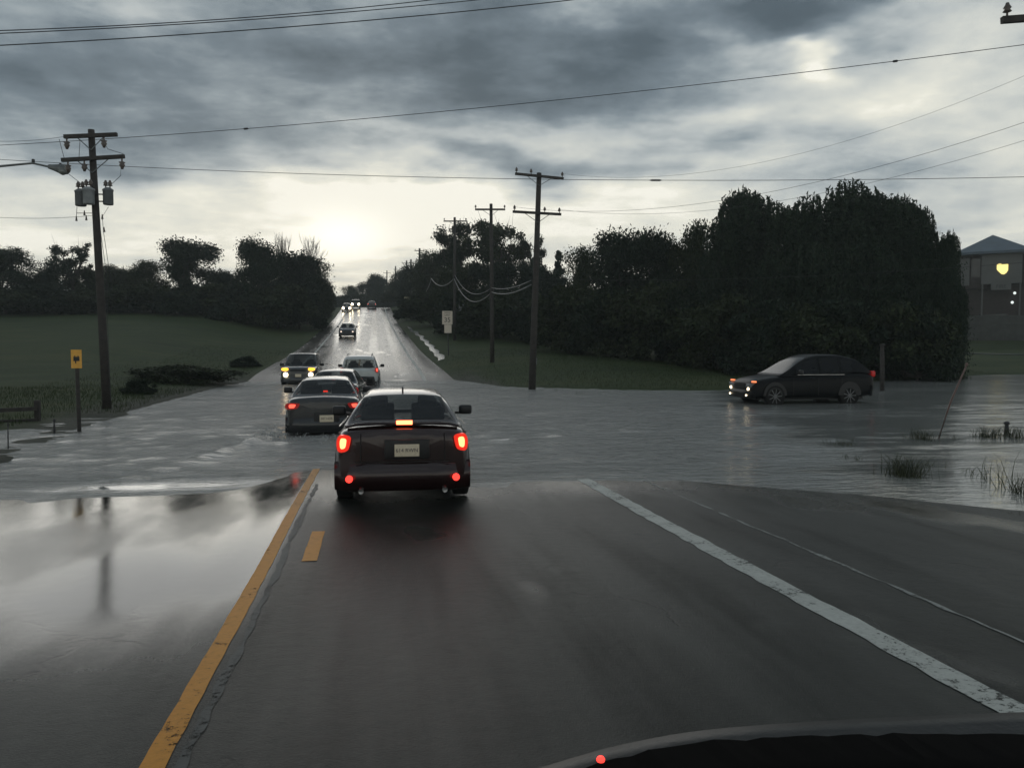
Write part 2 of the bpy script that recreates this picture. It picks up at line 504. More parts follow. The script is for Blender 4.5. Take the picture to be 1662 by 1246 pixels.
def water_material():
    m = bpy.data.materials.new('muddy_flood_water'); m.use_nodes = True
    b = NB(m.node_tree); p = m.node_tree.nodes['Principled BSDF']
    pos = b.n('ShaderNodeNewGeometry').outputs['Position']
    sp = b.n('ShaderNodeSeparateXYZ'); b.link(pos, sp.inputs[0])
    x, y = sp.outputs[0], sp.outputs[1]
    big = b.noise(b.mapping(pos, (.35, 1, 1)), .4, 4, .6)
    b.link(b.ramp(big, [(.35, (.19, .195, .185)), (.65, (.29, .29, .275))]), p.inputs['Base Color'])
    p.inputs['Specular IOR Level'].default_value = .5
    p.inputs['IOR'].default_value = 1.62
    # calm pools
    dx = b.m('DIVIDE', b.m('ADD', x, 3.0), 2.2); dy = b.m('DIVIDE', b.m('SUBTRACT', y, 11.9), .55)
    calm = b.m('EXPONENT', b.m('MULTIPLY', b.m('ADD', b.m('MULTIPLY', dx, dx), b.m('MULTIPLY', dy, dy)), -1.0))
    edge = b.maprange(b.m('ADD', y, b.m('MULTIPLY', big, 3)), 14.6, 12.2, 0, .5, True)
    calm = b.m('MAXIMUM', calm, edge)
    rip = b.m('ADD', b.m('MULTIPLY', b.noise(b.mapping(pos, (.55, 1.5, 1), rot=(0, 0, R(-6))), 2.6, 5, .62, .6), 1.0),
              b.m('MULTIPLY', b.noise(b.mapping(pos, (.5, 1.2, 1)), 9, 4, .6), .35))
    gust = b.maprange(big, .35, .65, .5, 1.0)
    bn = b.n('ShaderNodeBump'); bn.inputs['Distance'].default_value = .55
    east = b.maprange(b.m('SUBTRACT', x, b.m('MULTIPLY', y, .35)), 0, 5.0, 1, .13, True)
    b.link(b.m('MULTIPLY', b.m('MULTIPLY', gust, east), b.maprange(calm, 0, .9, .62, .02)), bn.inputs['Strength'])
    b.link(rip, bn.inputs['Height']); b.link(bn.outputs[0], p.inputs['Normal'])
    b.link(b.maprange(calm, 0, 1, .14, .03), p.inputs['Roughness'])
    return m
M['water'] = water_material()

# ------------------------------------------------------------------ land form
def interp(pts, t):
    if t <= pts[0][0]: return pts[0][1]
    for (a, va), (b_, vb) in zip(pts, pts[1:]):
        if t <= b_: return va + (vb - va) * (t - a) / (b_ - a)
    return pts[-1][1]
def sinterp(pts):
    """smooth table from a coarse polyline"""
    xs = np.array([p[0] for p in pts], float); ys = np.array([p[1] for p in pts], float)
    d = np.diff(ys) / np.diff(xs)
    m = np.zeros(len(xs)); m[0] = d[0]; m[-1] = d[-1]
    for i in range(1, len(xs) - 1):
        m[i] = 0 if d[i - 1] * d[i] <= 0 else 2 * d[i - 1] * d[i] / (d[i - 1] + d[i])
    def f(t):
        t = min(max(t, xs[0]), xs[-1])
        i = min(max(int(np.searchsorted(xs, t)) - 1, 0), len(xs) - 2)
        h = xs[i + 1] - xs[i]; s = (t - xs[i]) / h
        return float((2 * s ** 3 - 3 * s ** 2 + 1) * ys[i] + (s ** 3 - 2 * s ** 2 + s) * h * m[i] + (-2 * s ** 3 + 3 * s ** 2) * ys[i + 1] + (s ** 3 - s ** 2) * h * m[i + 1])
    return f
ROADZ = sinterp([(-30, 1.15), (0, .31), (11.2, 0.0), (20, -.17), (28, -.22), (40, -.2), (45, -.02), (49, .30), (57, .78), (67, 1.36), (88, 2.96),
                 (112, 4.68), (132, 6.3), (158, 8.85), (170, 9.82), (182, 10.35), (205, 10.6), (260, 9.6), (400, 8), (900, 8)])
CTR = sinterp([(-30, -.95), (20, -.95), (50, -1.05), (88, -1.25), (158, -1.65), (220, -1.8), (900, -1.8)])
RLINE = sinterp([(-30, 3.08), (20, 3.05), (49, 2.75), (67, 2.6), (88, 2.4), (158, 2.05), (220, 1.9), (900, 1.9)])
LLINE = sinterp([(-30, -4.95), (40, -4.9), (88, -4.85), (158, -5.2), (900, -5.4)])
LEDGE = sinterp([(-30, -6.2), (13, -6.0), (17, -6.5), (25, -7.1), (32, -7.4), (49, -6.9), (88, -6.4), (158, -6.4), (900, -6.6)])
REDGE = sinterp([(-30, 15), (10, 14), (14, 8), (34, 6.2), (40, 4.9), (49, 4.3), (67, 3.9), (88, 3.6), (158, 3.2), (900, 3.0)])
FIELD = sinterp([(-30, .8), (10, .35), (20, .10), (30, .15), (40, .38), (50, .95), (60, 1.75), (80, 3.65), (100, 5.6), (130, 7.8), (180, 10.6), (300, 12), (900, 12)])
FLAT = sinterp([(-30, .3), (33, -.3), (40, -.05), (49, .3), (65, 1.1), (78, 1.75), (92, 3.2), (115, 6.2), (160, 8), (900, 10)])
SHORE = sinterp([(0, 39), (3.9, 38.5), (8.5, 35), (14, 32.5), (22, 36), (30, 41), (42, 47), (70, 52), (200, 60)])
def smooth01(t):
    t = min(max(t, 0), 1); return t * t * (3 - 2 * t)
def RN(x, y):
    k = 1 - smooth01((y - 26) / 8)
    if k > 0: k2 = .045 * math.exp(-((x + .85) / .75) ** 2) * smooth01((y - 6) / 4)
    return (.018 * (.12 + .88 * smooth01((x + 1) / 2.5)) * mnoise.noise(Vector((x * .30, y * .25, 4))) + .005 * mnoise.noise(Vector((x * 1.1, y * .9, 8))) * smooth01((x + 1) / 1.5) + k2) * k if k > 0 else 0
def TZ(x, y):
    """height of the land"""
    rz = ROADZ(y)
    le, re = LEDGE(y), REDGE(y)
    nz = mnoise.noise(Vector((x * .35, y * .35, 0))) * .06 + mnoise.noise(Vector((x * .09, y * .09, 3))) * .18
    if le <= x <= re:
        z = rz - .02 * max(0, x - 4.5) * (1 - smooth01((y - 30) / 12)) - .06
        return z
    if x < le:
        d = le - x
        f = FIELD(y) + nz * min(1, d / 6)
        # channel crossing on the left side
        ch = math.exp(-((y - (17.6 - (d - 3) * .12)) / 2.1) ** 4) * smooth01((d - .7) / 1.2)
        bank = rz + .03 - .05 * d
        if y < 24: bank = .06 + .02 * math.sin(x * 2 + y) if y < 15.3 else .0
        if 24 <= y < 50: bank = max(rz, .0) + .06 + .02 * d
        z = bank + (f - bank) * smooth01(d / (5 if y < 50 else 14))
        if y < 15.3: z = max(.05, rz - .02 * d) + .05 * mnoise.noise(Vector((x, y, 9)))
        sink = -.45
        z = z * (1 - ch) + sink * ch
        return z
    d = x - re
    if y < 12:
        return rz - .02 * max(0, x - 4.5) - .05
    ys = SHORE(max(x, 0))
    hill = rz + .25 + .35 * smooth01(d / 8)
    w = 1 - smooth01((x - 12) / 18)
    flat = FLAT(y) if y > ys else -.3
    dry = smooth01((y - ys + .2) / 1.5)
    near = .05 + .02 * (y - ys)
    land = flat * (1 - w) + hill * w
    land = max(.04 + .02 * (y - ys), land) + nz * .5
    k = smooth01((y - ys) / 10)
    land = (near + nz * .15) * (1 - k) + land * k
    under = -.28 + .1 * mnoise.noise(Vector((x * .3, y * .3, 5)))
    if y < 22: under = under * smooth01((y - 12) / 6) + (rz - .02 * max(0, x - 4.5) - .05) * (1 - smooth01((y - 12) / 6))
    z = under * (1 - dry) + land * dry
    if d < 1.0:
        z = (rz - .035 - .02 * max(0, x - 4.5) * (1 - smooth01((y - 30) / 12))) * (1 - d) + z * d
    return z

def axis(segs):
    out = []
    for a, b_, s in segs:
        n = max(1, int(round((b_ - a) / s)))
        out += [a + (b_ - a) * i / n for i in range(n)]
    out.append(segs[-1][1])
    return out
def grid_sheet(name, xs, ys, zf, mat, smooth=True):
    nx = len(xs)
    v = [(x, y, zf(x, y)) for y in ys for x in xs]
    f = [(j * nx + i, j * nx + i + 1, (j + 1) * nx + i + 1, (j + 1) * nx + i) for j in range(len(ys) - 1) for i in range(nx - 1)]
    return pyd(name, v, f, mat, None, smooth)

xs = axis([(-300, -200, 25), (-200, -60, 14), (-60, -20, 2.5), (-20, -5, .35), (-5, 3, 1), (3, 16, .5), (16, 60, 1.4), (60, 200, 14), (200, 300, 25)])
ys = axis([(-30, 5, 5), (5, 12, .7), (12, 24, .35), (24, 50, .5), (50, 110, 2), (110, 260, 5), (260, 380, 20)])
tag(grid_sheet('ground', xs, ys, TZ, M['terrain']), kind='structure')

# road sheet
ysr = axis([(-30, 2, 1), (2, 34, .2), (34, 60, .5), (60, 260, 3), (260, 380, 20)])
def strip(name, ys, xa, xb, dz, mat, n=1, wob=0, parent=None):
    v, f = [], []
    for y in ys:
        a, b_ = xa(y), xb(y)
        if wob:
            a += wob * mnoise.noise(Vector((y * 5.1, 1.3, a))); b_ += wob * mnoise.noise(Vector((y * 4.3, 7.7, b_)))
        for i in range(n + 1):
            x = a + (b_ - a) * i / n
            cz = -.02 * max(0, x - 4.5) * (1 - smooth01((y - 30) / 12))
            v.append((x, y, ROADZ(y) + cz + dz + RN(x, y)))
    k = n + 1
    for j in range(len(ys) - 1):
        for i in range(n):
            f.append((j * k + i, j * k + i + 1, (j + 1) * k + i + 1, (j + 1) * k + i))
    return tag(pyd(name, v, f, mat, parent, True), kind='structure')
strip('road', ysr, LEDGE, REDGE, 0, M['road'], 90)
yl = axis([(-10, 62, .1)])
strip('road_marking_center_line', yl, lambda y: CTR(y) - .055, lambda y: CTR(y) + .055, .004, M['yellow'], 1, .007)
strip('road_marking_center_dash', axis([(7.1, 8.3, .06)]), lambda y: CTR(y) + .30, lambda y: CTR(y) + .43, .004, M['yellow'], 1, .006)
strip('road_marking_edge_line', axis([(-10, 60, .08), (60, 230, 2)]), lambda y: RLINE(y) - .10, lambda y: RLINE(y) + .10, .004, M['white'], 1, .02)
strip('road_marking_left_edge_line', axis([(44, 230, 2)]), lambda y: LLINE(y) - .08, lambda y: LLINE(y) + .08, .004, M['white'])
strip('road_joint', axis([(-5, 11.5, .05)]), lambda y: CTR(y) + .10 + .01 * math.sin(y * 1.3), lambda y: CTR(y) + .15 + .012 * math.sin(y * 3), .004, M['seam'], 1, .025)
strip('road_joint_shoulder', axis([(-5, 11.5, .05)]), lambda y: 3.89, lambda y: 3.92, .004, M['palejoint'], 1, .03)

# flood water with real wavelets and wakes
WAKES = [(-1.26, 17.2), (-.75, 38), (-1.2, 23), (-3.8, 41)]
def WZ(x, y):
    z = .03 * mnoise.noise(Vector((x * .9, y * 2.0, 0))) + .016 * mnoise.noise(Vector((x * 2.6, y * 5, 2)))
    a = smooth01((y - 11.5) / 3)
    z *= a
    for cx, cy in WAKES[:1]:
        dx, dy = x - cx, y - cy
        r = abs(abs(dx) - .95 - .30 * (cy + .6 - y)) if y < cy + .6 else 9
        amp = .13 * math.exp(-(r / .22) ** 2) * smooth01((cy + .6 - y) / .5) * math.exp(-max(0, cy - y) / 2.2)
        z += amp
        z += .10 * math.exp(-(dx / .8) ** 2 - ((dy + .2) / .5) ** 2)
    return z
xw = axis([(-40, -14, 4), (-14, 12, .17), (12, 24, .35), (24, 60, 2), (60, 130, 10)])
yw = axis([(6, 10, 1), (10, 24, .16), (24, 46, .4), (46, 62, 3)])
# the sheet stops where rising land hides it
tag(grid_sheet('flood_water', xw, yw, WZ, M['water']), kind='structure')
# runoff gleaming on the grass and a wet drive beyond the willows
def ribbon(name, pts, w, mat, dz=.03):
    v, f = [], []
    for i, (p, ww) in enumerate(zip(pts, w)):
        a = pts[max(i - 1, 0)]; b_ = pts[min(i + 1, len(pts) - 1)]
        t = Vector((b_[0] - a[0], b_[1] - a[1], 0)).normalized(); nrm = Vector((-t.y, t.x, 0))
        for s in (-1, 0, 1):
            q = Vector((p[0], p[1], 0)) + nrm * s * ww
            v.append((q.x, q.y, TZ(q.x, q.y) + dz))
    for i in range(len(pts) - 1):
        for s in (0, 1):
            a = i * 3 + s; f.append((a, a + 1, a + 4, a + 3))
    return tag(pyd(name, v, f, mat, None, True), kind='structure')
M['runoff'] = pmat('runoff_water', (.22, .23, .21), .18, noise=(2, .2), bump=(6, .3, .02))
pts = []
for i in range(26):
    t = i / 25
    px = 662 + 56 * t ** .9 + 2.2 * math.sin(i * 1.7); D = 104 - 47 * t ** .7
    p = PD(px, 560, D); pts.append((p.x, p.y))
ribbon('water_runoff', pts, [.09 + .10 * abs(math.sin(i * .9)) + .10 * (i / 25) for i in range(26)], M['runoff'], .04)
pts = []
for i in range(30):
    p = PD(1480 + i * 13, 560, 76 - i * .15); pts.append((p.x, p.y))
ribbon('driveway', pts, [1.1] * 30, M['runoff'], .06)

# ------------------------------------------------------------------ vehicles
def lerp(a, b_, t): return a + (b_ - a) * t

def car_body(sp, parent, mats):
    L, W = sp['L'], sp['W'] / 2
    top, bot, plan = sp['top'], sp['bot'], sp['plan']
    ys_ = [-.5, -.493, -.47, -.43, -.38, -.32, -.25, -.15, -.05, .05, .15, .25, .32, .38, .43, .47, .493, .5]
    ft, fb, fp = sinterp(top), sinterp(bot), sinterp(plan)
    half = [(0, 0, 0), (.78, 0, 0), (.95, .05, 0), (1, .22, 0), (1.0, .5, 0), (.995, .72, 0), (.955, .90, 0), (.86, .98, 0), (.5, 1, .015), (0, 1, .03)]
    v, f = [], []
    ring = [(a, b_, c) for a, b_, c in half] + [(-a, b_, c) for a, b_, c in half[-2:0:-1]]
    k = len(ring)
    for t in ys_:
        w = W * fp(t); z0 = fb(t); z1 = ft(t)
        e = 0
        if abs(t) >= .499: e = .04; w *= .96
        for a, b_, c in ring:
            v.append((a * w, t * L, lerp(z0 + e, z1 - e, b_) + c))
    for i in range(len(ys_) - 1):
        for j in range(k):
            a = i * k + j; b_ = i * k + (j + 1) % k
            f.append([a, b_, b_ + k, a + k][::-1])
    n = (len(ys_) - 1) * k
    f.append(list(range(k))); f.append([n + j for j in range(k)][::-1])
    body = pyd('body', v, f, mats['paint'], parent, True)
    ss = body.modifiers.new('round', 'SUBSURF'); ss.levels = ss.render_levels = 1
    # cabin shell
    ca = sp['cabin']; zr = sinterp([(a, z) for a, z in ca]); y0, y1 = ca[0][0], ca[-1][0]
    N = 40
    st = [y0 + (y1 - y0) * i / N for i in range(N + 1)]
    wb, wr = sp['wb'], sp['wr']; hm = max(z for _, z in ca) - ft(0)
    side = [0, .10, .35, .62, .88, 1]
    roof = [(.93, .45), (.80, .72), (.5, .92), (0, 1)]
    G = []
    for t in st:
        zb = ft(t) - .03; h = max(zr(t) - zb, .012); wt = wb - (wb - wr) * min(1, h / hm)
        wbt = wb * fp(t)
        wt = wt * fp(t)
        rr = .07 * min(1, h / hm)
        row = []
        for s in side:
            row.append(Vector((lerp(wbt, wt, s ** 1.25), t * L, zb + (h - rr) * s)))
        for a, b_ in roof:
            row.append(Vector((wt * a, t * L, zb + h - rr + rr * b_)))
        row += [Vector((-p.x, p.y, p.z)) for p in row[-2::-1]]
        G.append(row)
    k = len(G[0])
    v = [p for r_ in G for p in r_]
    idx = lambda t: int(round((t - y0) / (y1 - y0) * N))
    def open_at(i, j):
        for a, b_ in (sp['rear_glass'], sp['wind_glass']):
            if idx(a) <= i < idx(b_) and 6 <= j < k - 7: return True
        for a, b_ in sp['side_glass']:
            if idx(a) <= i < idx(b_) and (1 <= j < 4 or k - 5 <= j < k - 2): return True
        return False
    f = [(i * k + j, (i + 1) * k + j, (i + 1) * k + j + 1, i * k + j + 1) for i in range(N) for j in range(k - 1) if not open_at(i, j)]
    pyd('cabin', v, f, mats['paint'], parent, True)
    def patch(name, i0, i1, j0, j1, mat, off=.006, shrink=0):
        V, F = [], []
        for i in range(i0, i1 + 1):
            for j in range(j0, j1 + 1):
                a = G[min(i + 1, N)][j] - G[max(i - 1, 0)][j]; b_ = G[i][min(j + 1, k - 1)] - G[i][max(j - 1, 0)]
                nn = b_.cross(a)
                nn = nn.normalized() if nn.length > 1e-9 else Vector((0, 0, 1))
                if nn.dot(G[i][j] - Vector((0, G[i][j].y * .8, .8))) < 0: nn = -nn
                V.append(G[i][j] + nn * off)
        q = j1 - j0 + 1
        for i in range(i1 - i0):
            for j in range(j1 - j0):
                F.append((i * q + j, i * q + j + 1, (i + 1) * q + j + 1, (i + 1) * q + j))
        return pyd(name, V, F, mat, parent, True)
    idx = lambda t: int(round((t - y0) / (y1 - y0) * N))
    hb = ft(0)
    for sx in (-1, 1):
        for yy in (.04, -.16):
            st_ = roundbox(parent, 'seat', (sx * .36, yy * L, hb + .06), (.46, .14, .34), M['seatcloth'], .05)
            roundbox(st_, 'headrest', (sx * .36, yy * L, hb + .27), (.26, .10, .15), M['seatcloth'], .04)
    MB().tube([(-.36 - .18, .125 * L, hb + .02), (-.36, .12 * L, hb + .10), (-.36 + .18, .125 * L, hb + .02)], .015, 6).build('steering_wheel', M['blackplastic'], parent)
    r0, r1 = sp['rear_glass']; w0, w1 = sp['wind_glass']
    patch('rear_window', idx(r0), idx(r1), 6, k - 7, sp.get('glass', M['glass']))
    patch('windshield', idx(w0), idx(w1), 6, k - 7, sp.get('glass', M['glass']))
    for a, b_ in sp['side_glass']:
        patch('side_window', idx(a), idx(b_), 1, 4, sp.get('glass', M['glass']))
        patch('side_window', idx(a), idx(b_), k - 5, k - 2, sp.get('glass', M['glass']))
    return ft, fb, fp, zr

def wheel(parent, x, y, r, w, spokes=5, rimmat=None):
    sgn = 1 if x > 0 else -1
    Mx = Matrix.Translation((x, y, r)) @ Matrix.Rotation(R(90), 4, 'Y')
    hw = w / 2
    e = empty('wheel'); e.parent = parent
    MB().lathe([(r * .62, -hw * .9), (r * .9, -hw), (r * .985, -hw * .8), (r, -hw * .4), (r, hw * .4), (r * .985, hw * .8), (r * .9, hw), (r * .62, hw * .9)], 24, Mx).build('tyre', M['tyre'], e, True)
    b = MB()
    b.lathe([(r * .64, -hw * .86), (r * .64, hw * .86)], 20, Mx)
    o = b.build('rim', M['blackplastic'], e)
    s = MB()
    X = sgn * hw * .90
    for i in range(spokes):
        an = 2 * math.pi * i / spokes + .3
        c = Vector((x + X, y + math.cos(an) * r * .33, r + math.sin(an) * r * .33))
        s.box(c, (.03, r * .58, r * .065), Matrix.Rotation(an, 3, 'X'))
    s.lathe([(r * .15, X - .02), (r * .15, X + .02)], 12, Mx)
    n = 24
    pass
    s.build('rim', rimmat or M['rim'], e)
    return e

def chaikin(p, n=2):
    for _ in range(n):
        q = []
        for a, b_ in zip(p, p[1:] + p[:1]):
            q += [(lerp(a[0], b_[0], .22), lerp(a[1], b_[1], .22)), (lerp(a[0], b_[0], .78), lerp(a[1], b_[1], .78))]
        p = q
    return p
def roundbox(parent, name, c, s, mat, bev=.012, rot=None):
    return MB().box(c, s, rot).build(name, mat, parent, True, bevel=min(bev, min(s) * .45))

def text_mesh(name, s, size, mat, parent, Mx, extrude=.002):
    cu = bpy.data.curves.new(name, 'FONT'); cu.body = s; cu.size = size; cu.extrude = extrude
    cu.align_x = 'CENTER'; cu.align_y = 'CENTER'
    o = bpy.data.objects.new(name, cu); col.objects.link(o)
    me = bpy.data.meshes.new_from_object(o)
    bpy.data.objects.remove(o)
    me.transform(Mx)
    return link_mesh(name, me, mat, parent)

SEDAN = dict(L=4.55, W=1.76, wb=.78, wr=.555, wheel_r=.32,
    top=[(-.5, .98), (-.46, 1.03), (-.36, 1.02), (-.28, 1.0), (0, .96), (.2, .95), (.3, .93), (.42, .83), (.5, .66)],
    bot=[(-.5, .30), (-.46, .24), (-.3, .2), (.3, .2), (.46, .22), (.5, .3)],
    plan=[(-.5, .86), (-.47, .93), (-.40, .975), (-.2, 1), (.2, 1), (.4, .965), (.47, .90), (.5, .78)],
    cabin=[(-.37, 1.01), (-.35, 1.04), (-.215, 1.355), (-.17, 1.395), (-.06, 1.425), (.05, 1.42), (.11, 1.39), (.28, .98), (.30, .93)],
    rear_glass=(-.34, -.205), wind_glass=(.11, .27), side_glass=[(-.25, -.10), (-.075, .06), (.08, .17)])
SUV = dict(L=4.72, W=1.90, wb=.87, wr=.68, wheel_r=.37,
    top=[(-.5, .98), (-.46, 1.06), (-.36, 1.10), (-.1, 1.07), (.15, 1.05), (.25, 1.04), (.4, .97), (.46, .90), (.5, .76)],
    bot=[(-.5, .42), (-.46, .34), (-.3, .28), (.3, .28), (.46, .30), (.5, .36)],
    plan=[(-.5, .90), (-.47, .955), (-.40, .985), (-.2, 1), (.2, 1), (.4, .965), (.47, .90), (.5, .76)],
    cabin=[(-.492, 1.0), (-.48, 1.05), (-.415, 1.52), (-.38, 1.64), (-.28, 1.70), (-.05, 1.71), (.03, 1.69), (.08, 1.62), (.25, 1.08), (.27, 1.04)],
    rear_glass=(-.474, -.42), wind_glass=(.075, .24), side_glass=[(-.40, -.24), (-.21, -.06), (-.035, .13)])
VAN = dict(L=4.9, W=1.84, wb=.84, wr=.70, wheel_r=.36,
    top=[(-.5, 1.0), (-.46, 1.08), (-.3, 1.1), (.15, 1.08), (.25, 1.12), (.40, 1.10), (.46, 1.05), (.5, .92)],
    bot=[(-.5, .42), (-.46, .34), (-.3, .3), (.3, .3), (.46, .32), (.5, .36)],
    plan=[(-.5, .92), (-.47, .96), (-.40, .985), (-.2, 1), (.2, 1), (.4, .99), (.47, .95), (.5, .86)],
    cabin=[(-.492, 1.0), (-.48, 1.05), (-.44, 1.62), (-.40, 1.72), (-.28, 1.77), (-.05, 1.79), (.08, 1.77), (.12, 1.72), (.245, 1.14), (.26, 1.10)],
    rear_glass=(-.474, -.43), wind_glass=(.11, .235), side_glass=[(-.42, -.24), (-.21, -.04), (-.015, .15)])

def make_car(name, label, cat, loc, head, sp, pm, group, tail='dim', heads=None, plate=None, rails=False, spoiler=False, dark_lower=False, spokes=5, tailpos=None, third=None, pitch=0):
    root = empty(name, loc); root.rotation_euler = (pitch, 0, head)
    tag(root, label, cat, group)
    mats = {'paint': pm}
    ft, fb, fp, zr = car_body(sp, root, mats)
    L, W, r = sp['L'], sp['W'] / 2, sp['wheel_r']
    wy = (-.285 * L, .315 * L)
    for y in wy:
        for s in (-1, 1):
            wheel(root, s * (W - .10), y, r, .21, spokes)
            # arch lip
            a = MB(); n = 14; poly = []
            for i in range(n + 1):
                an = math.pi * i / n; poly.append((math.cos(an) * (r + .06), math.sin(an) * (r + .06)))
            for i in range(n, -1, -1):
                an = math.pi * i / n; poly.append((math.cos(an) * (r * .6), math.sin(an) * (r * .6)))
            Mx = Matrix.Translation((s * (W * fp(y / L)), y, r + .02)) @ Matrix.Rotation(R(90), 4, 'Z')
            for i in range(n):
                q = [poly[i], poly[i + 1], poly[2 * n + 1 - i - 1], poly[2 * n + 1 - i]]
                a.prism(q, -.012, .012, Mx)
            a.build('wheel_arch', M['blackplastic'], root)
    yr = -L / 2
    # rear bumper and front bumper follow the plan curve
    def bumper(end, z0, z1, mat, name, out=.045):
        v, f = [], []
        n = 16
        for i in range(n + 1):
            a = -1 + 2 * i / n
            xx = a * W * .97
            yy = end * (L / 2 + out - .16 * abs(a) ** 5)
            prof = [(-.09, z0), (-.015, z0 + .02), (0, lerp(z0, z1, .5)), (-.015, z1 - .02), (-.09, z1)]
            for dy, z in prof: v.append((xx, yy + end * dy, z))
        for i in range(n):
            for j in range(4):
                q = [i * 5 + j, i * 5 + j + 1, i * 5 + j + 6, i * 5 + j + 5]
                f.append(q if end < 0 else q[::-1])
        f.append([0, 1, 2, 3, 4]); f.append([n * 5 + j for j in range(5)][::-1])
        return pyd(name, v, f, mat, root, True)
    z0 = fb(-.5) - .07
    bumper(-1, z0, z0 + .36, M['blackplastic'] if dark_lower else pm, 'rear_bumper')
    bumper(1, fb(.5) - .07, fb(.5) + .22, pm, 'front_bumper')
    # underbody
    roundbox(root, 'underbody', (0, 0, fb(0) + .03), (W * 1.6, L * .84, .12), M['blackplastic'])
    # trunk lid seam and lip
    core = M['tail_core'] if tail == 'bright' else M['tail_core_dim']
    lens = M['tail_lens'] if tail == 'bright' else M['tail_lens_dim']
    tx, tz, tw, th = tailpos or (W * .80, ft(-.49) - .16, .20, .24)
    for s in (-1, 1):
        e = empty('taillight'); e.parent = root
        poly = [(s * (tx - tw * .5), tz + th * .42), (s * (tx + tw * .42), tz + th * .5), (s * (tx + tw * .62), tz + th * .1), (s * (tx + tw * .5), tz - th * .5), (s * (tx - tw * .25), tz - th * .42), (s * (tx - tw * .42), tz)]
        if s < 0: poly = poly[::-1]
        poly = chaikin(poly)
        MB().prism(poly, yr - .03, yr + .10).build('lens', lens, e, False)
        c2 = [(lerp((tx + .02) * s, x, .46), lerp(tz + .01, z, .62)) for x, z in poly]
        MB().prism(c2, yr - .040, yr - .028).build('bulb', core, e)
    if plate:
        px_, pz_ = plate
        o = roundbox(root, 'licence_plate', (px_, yr - .055, pz_), (.305, .012, .152), M['plate'], .004)
        text_mesh('plate_number', sp.get('plate_text', '482 KLP'), .066, M['plate_text'], o, Matrix.Translation((px_, yr - .0625, pz_)) @ Matrix.Rotation(R(90), 4, 'X'))
        roundbox(root, 'plate_recess', (px_, yr - .012, pz_ + .01), (.56, .05, .24), M['blackplastic'], .01)
    if third:
        zt, wt, strong = third
        roundbox(root, 'high_brake_light', (.02, yr + (.035 if strong else .62), zt), (wt, .03, .05 if strong else .034), M['tail_core'] if strong else M['tail_lens'], .006)
    if spoiler:
        v = MB(); n = 12
        for i in range(n):
            a0, a1 = -1 + 2 * i / n, -1 + 2 * (i + 1) / n
            for q in (a0,):
                pass
        pts = [(a * W * .80, yr + .13 + .10 * abs(a) ** 3, ft(-.47) + .045 - .045 * abs(a) ** 6) for a in [-1 + 2 * i / n for i in range(n + 1)]]
        V, F = [], []
        for p in pts:
            for dy, dz in ((-.09, .0), (-.075, .018), (.09, .010), (.09, -.012), (-.08, -.016)):
                V.append((p[0], p[1] + dy, p[2] + dz))
        for i in range(n):
            for j in range(5):
                F.append([i * 5 + j, i * 5 + (j + 1) % 5, (i + 1) * 5 + (j + 1) % 5, (i + 1) * 5 + j])
        F.append([0, 1, 2, 3, 4][::-1]); F.append([n * 5 + j for j in range(5)])
        pyd('spoiler', V, F, pm, root, False)
    if tail == 'bright':
        for s in (-1, 1):
            Mx = Matrix.Translation((s * .66, yr - .055, .40)) @ Matrix.Rotation(R(90), 4, 'X')
            MB().lathe([(.045, -.02), (.045, .012), (.03, .02)], 16, Mx).build('fog_reflector', M['fogred'], root)
        for s in (-1, 1):
            Mx = Matrix.Translation((.52 * s, yr + .0, .235)) @ Matrix.Rotation(R(90), 4, 'X')
            MB().lathe([(.03, -.1), (.034, .03), (.026, .03), (.026, -.02)], 12, Mx).build('exhaust_pipe', M['chrome'], root)
        b = MB()
        b.box((0, yr - .026, .60), (1.18, .01, .008))
        b.box((-.52, yr - .012, .78), (.008, .03, .36)); b.box((.52, yr - .012, .78), (.008, .03, .36))
        b.build('trunk_seam', M['blackplastic'], root)
        MB().tube([(0, .0 - .6, 1.40), (0, -.72, 1.46)], .012, 6).build('antenna', M['blackplastic'], root)
    # mirrors
    my = .13 * L
    for s in (-1, 1):
        o = roundbox(root, 'side_mirror', (s * (W + .12), my, ft(.1) + .09), (.21, .11, .15), M['blackplastic'], .04)
        MB().box((s * (W + .02), my, ft(.1) + .04), (.14, .05, .04)).build('mirror_stalk', M['blackplastic'], o)
    # door handles and seams
    for s in (-1, 1):
        for y in (-.17 * L, .02 * L):
            roundbox(root, 'door_handle', (s * (W + .008), y, ft(0) - .14), (.03, .17, .03), pm, .008)
        for y in (-.22 * L, -.03 * L, .17 * L):
            MB().box((s * (W - .001), y, lerp(fb(0), ft(0), .5)), (.006, .008, (ft(0) - fb(0)) * .72)).build('door_seam', M['blackplastic'], root)
        b = MB(); b.box((s * (W * .985 ), -.05 * L, ft(0) - .012), (.014, L * .38, .014)); b.build('belt_trim', M['chrome'], root)
    # front
    yf = L / 2
    hz = ft(.47) - .12
    for s in (-1, 1):
        e = empty('headlight'); e.parent = root
        poly = [(s * W * .48, hz - .05), (s * W * .80, hz - .07), (s * W * .86, hz + .06), (s * W * .55, hz + .04)]
        if s > 0: poly = poly[::-1]
        MB().prism(poly, yf - .22, yf + .005).build('lens', M['headlens'], e, True, bevel=.01)
        if heads:
            Mx = Matrix.Translation((s * W * .68, yf + .012, hz)) @ Matrix.Rotation(R(90), 4, 'X')
            hr = .20 if heads == M['beam'] else .075
            MB().lathe([(hr, -.012), (hr, .012)], 14, Mx).build('bulb', heads, e)
    b = MB()
    for i in range(4): b.box((0, yf + .0, hz - .09 + .05 * i), (W * .86, .04, .02))
    b.build('grille', M['blackplastic'], root)
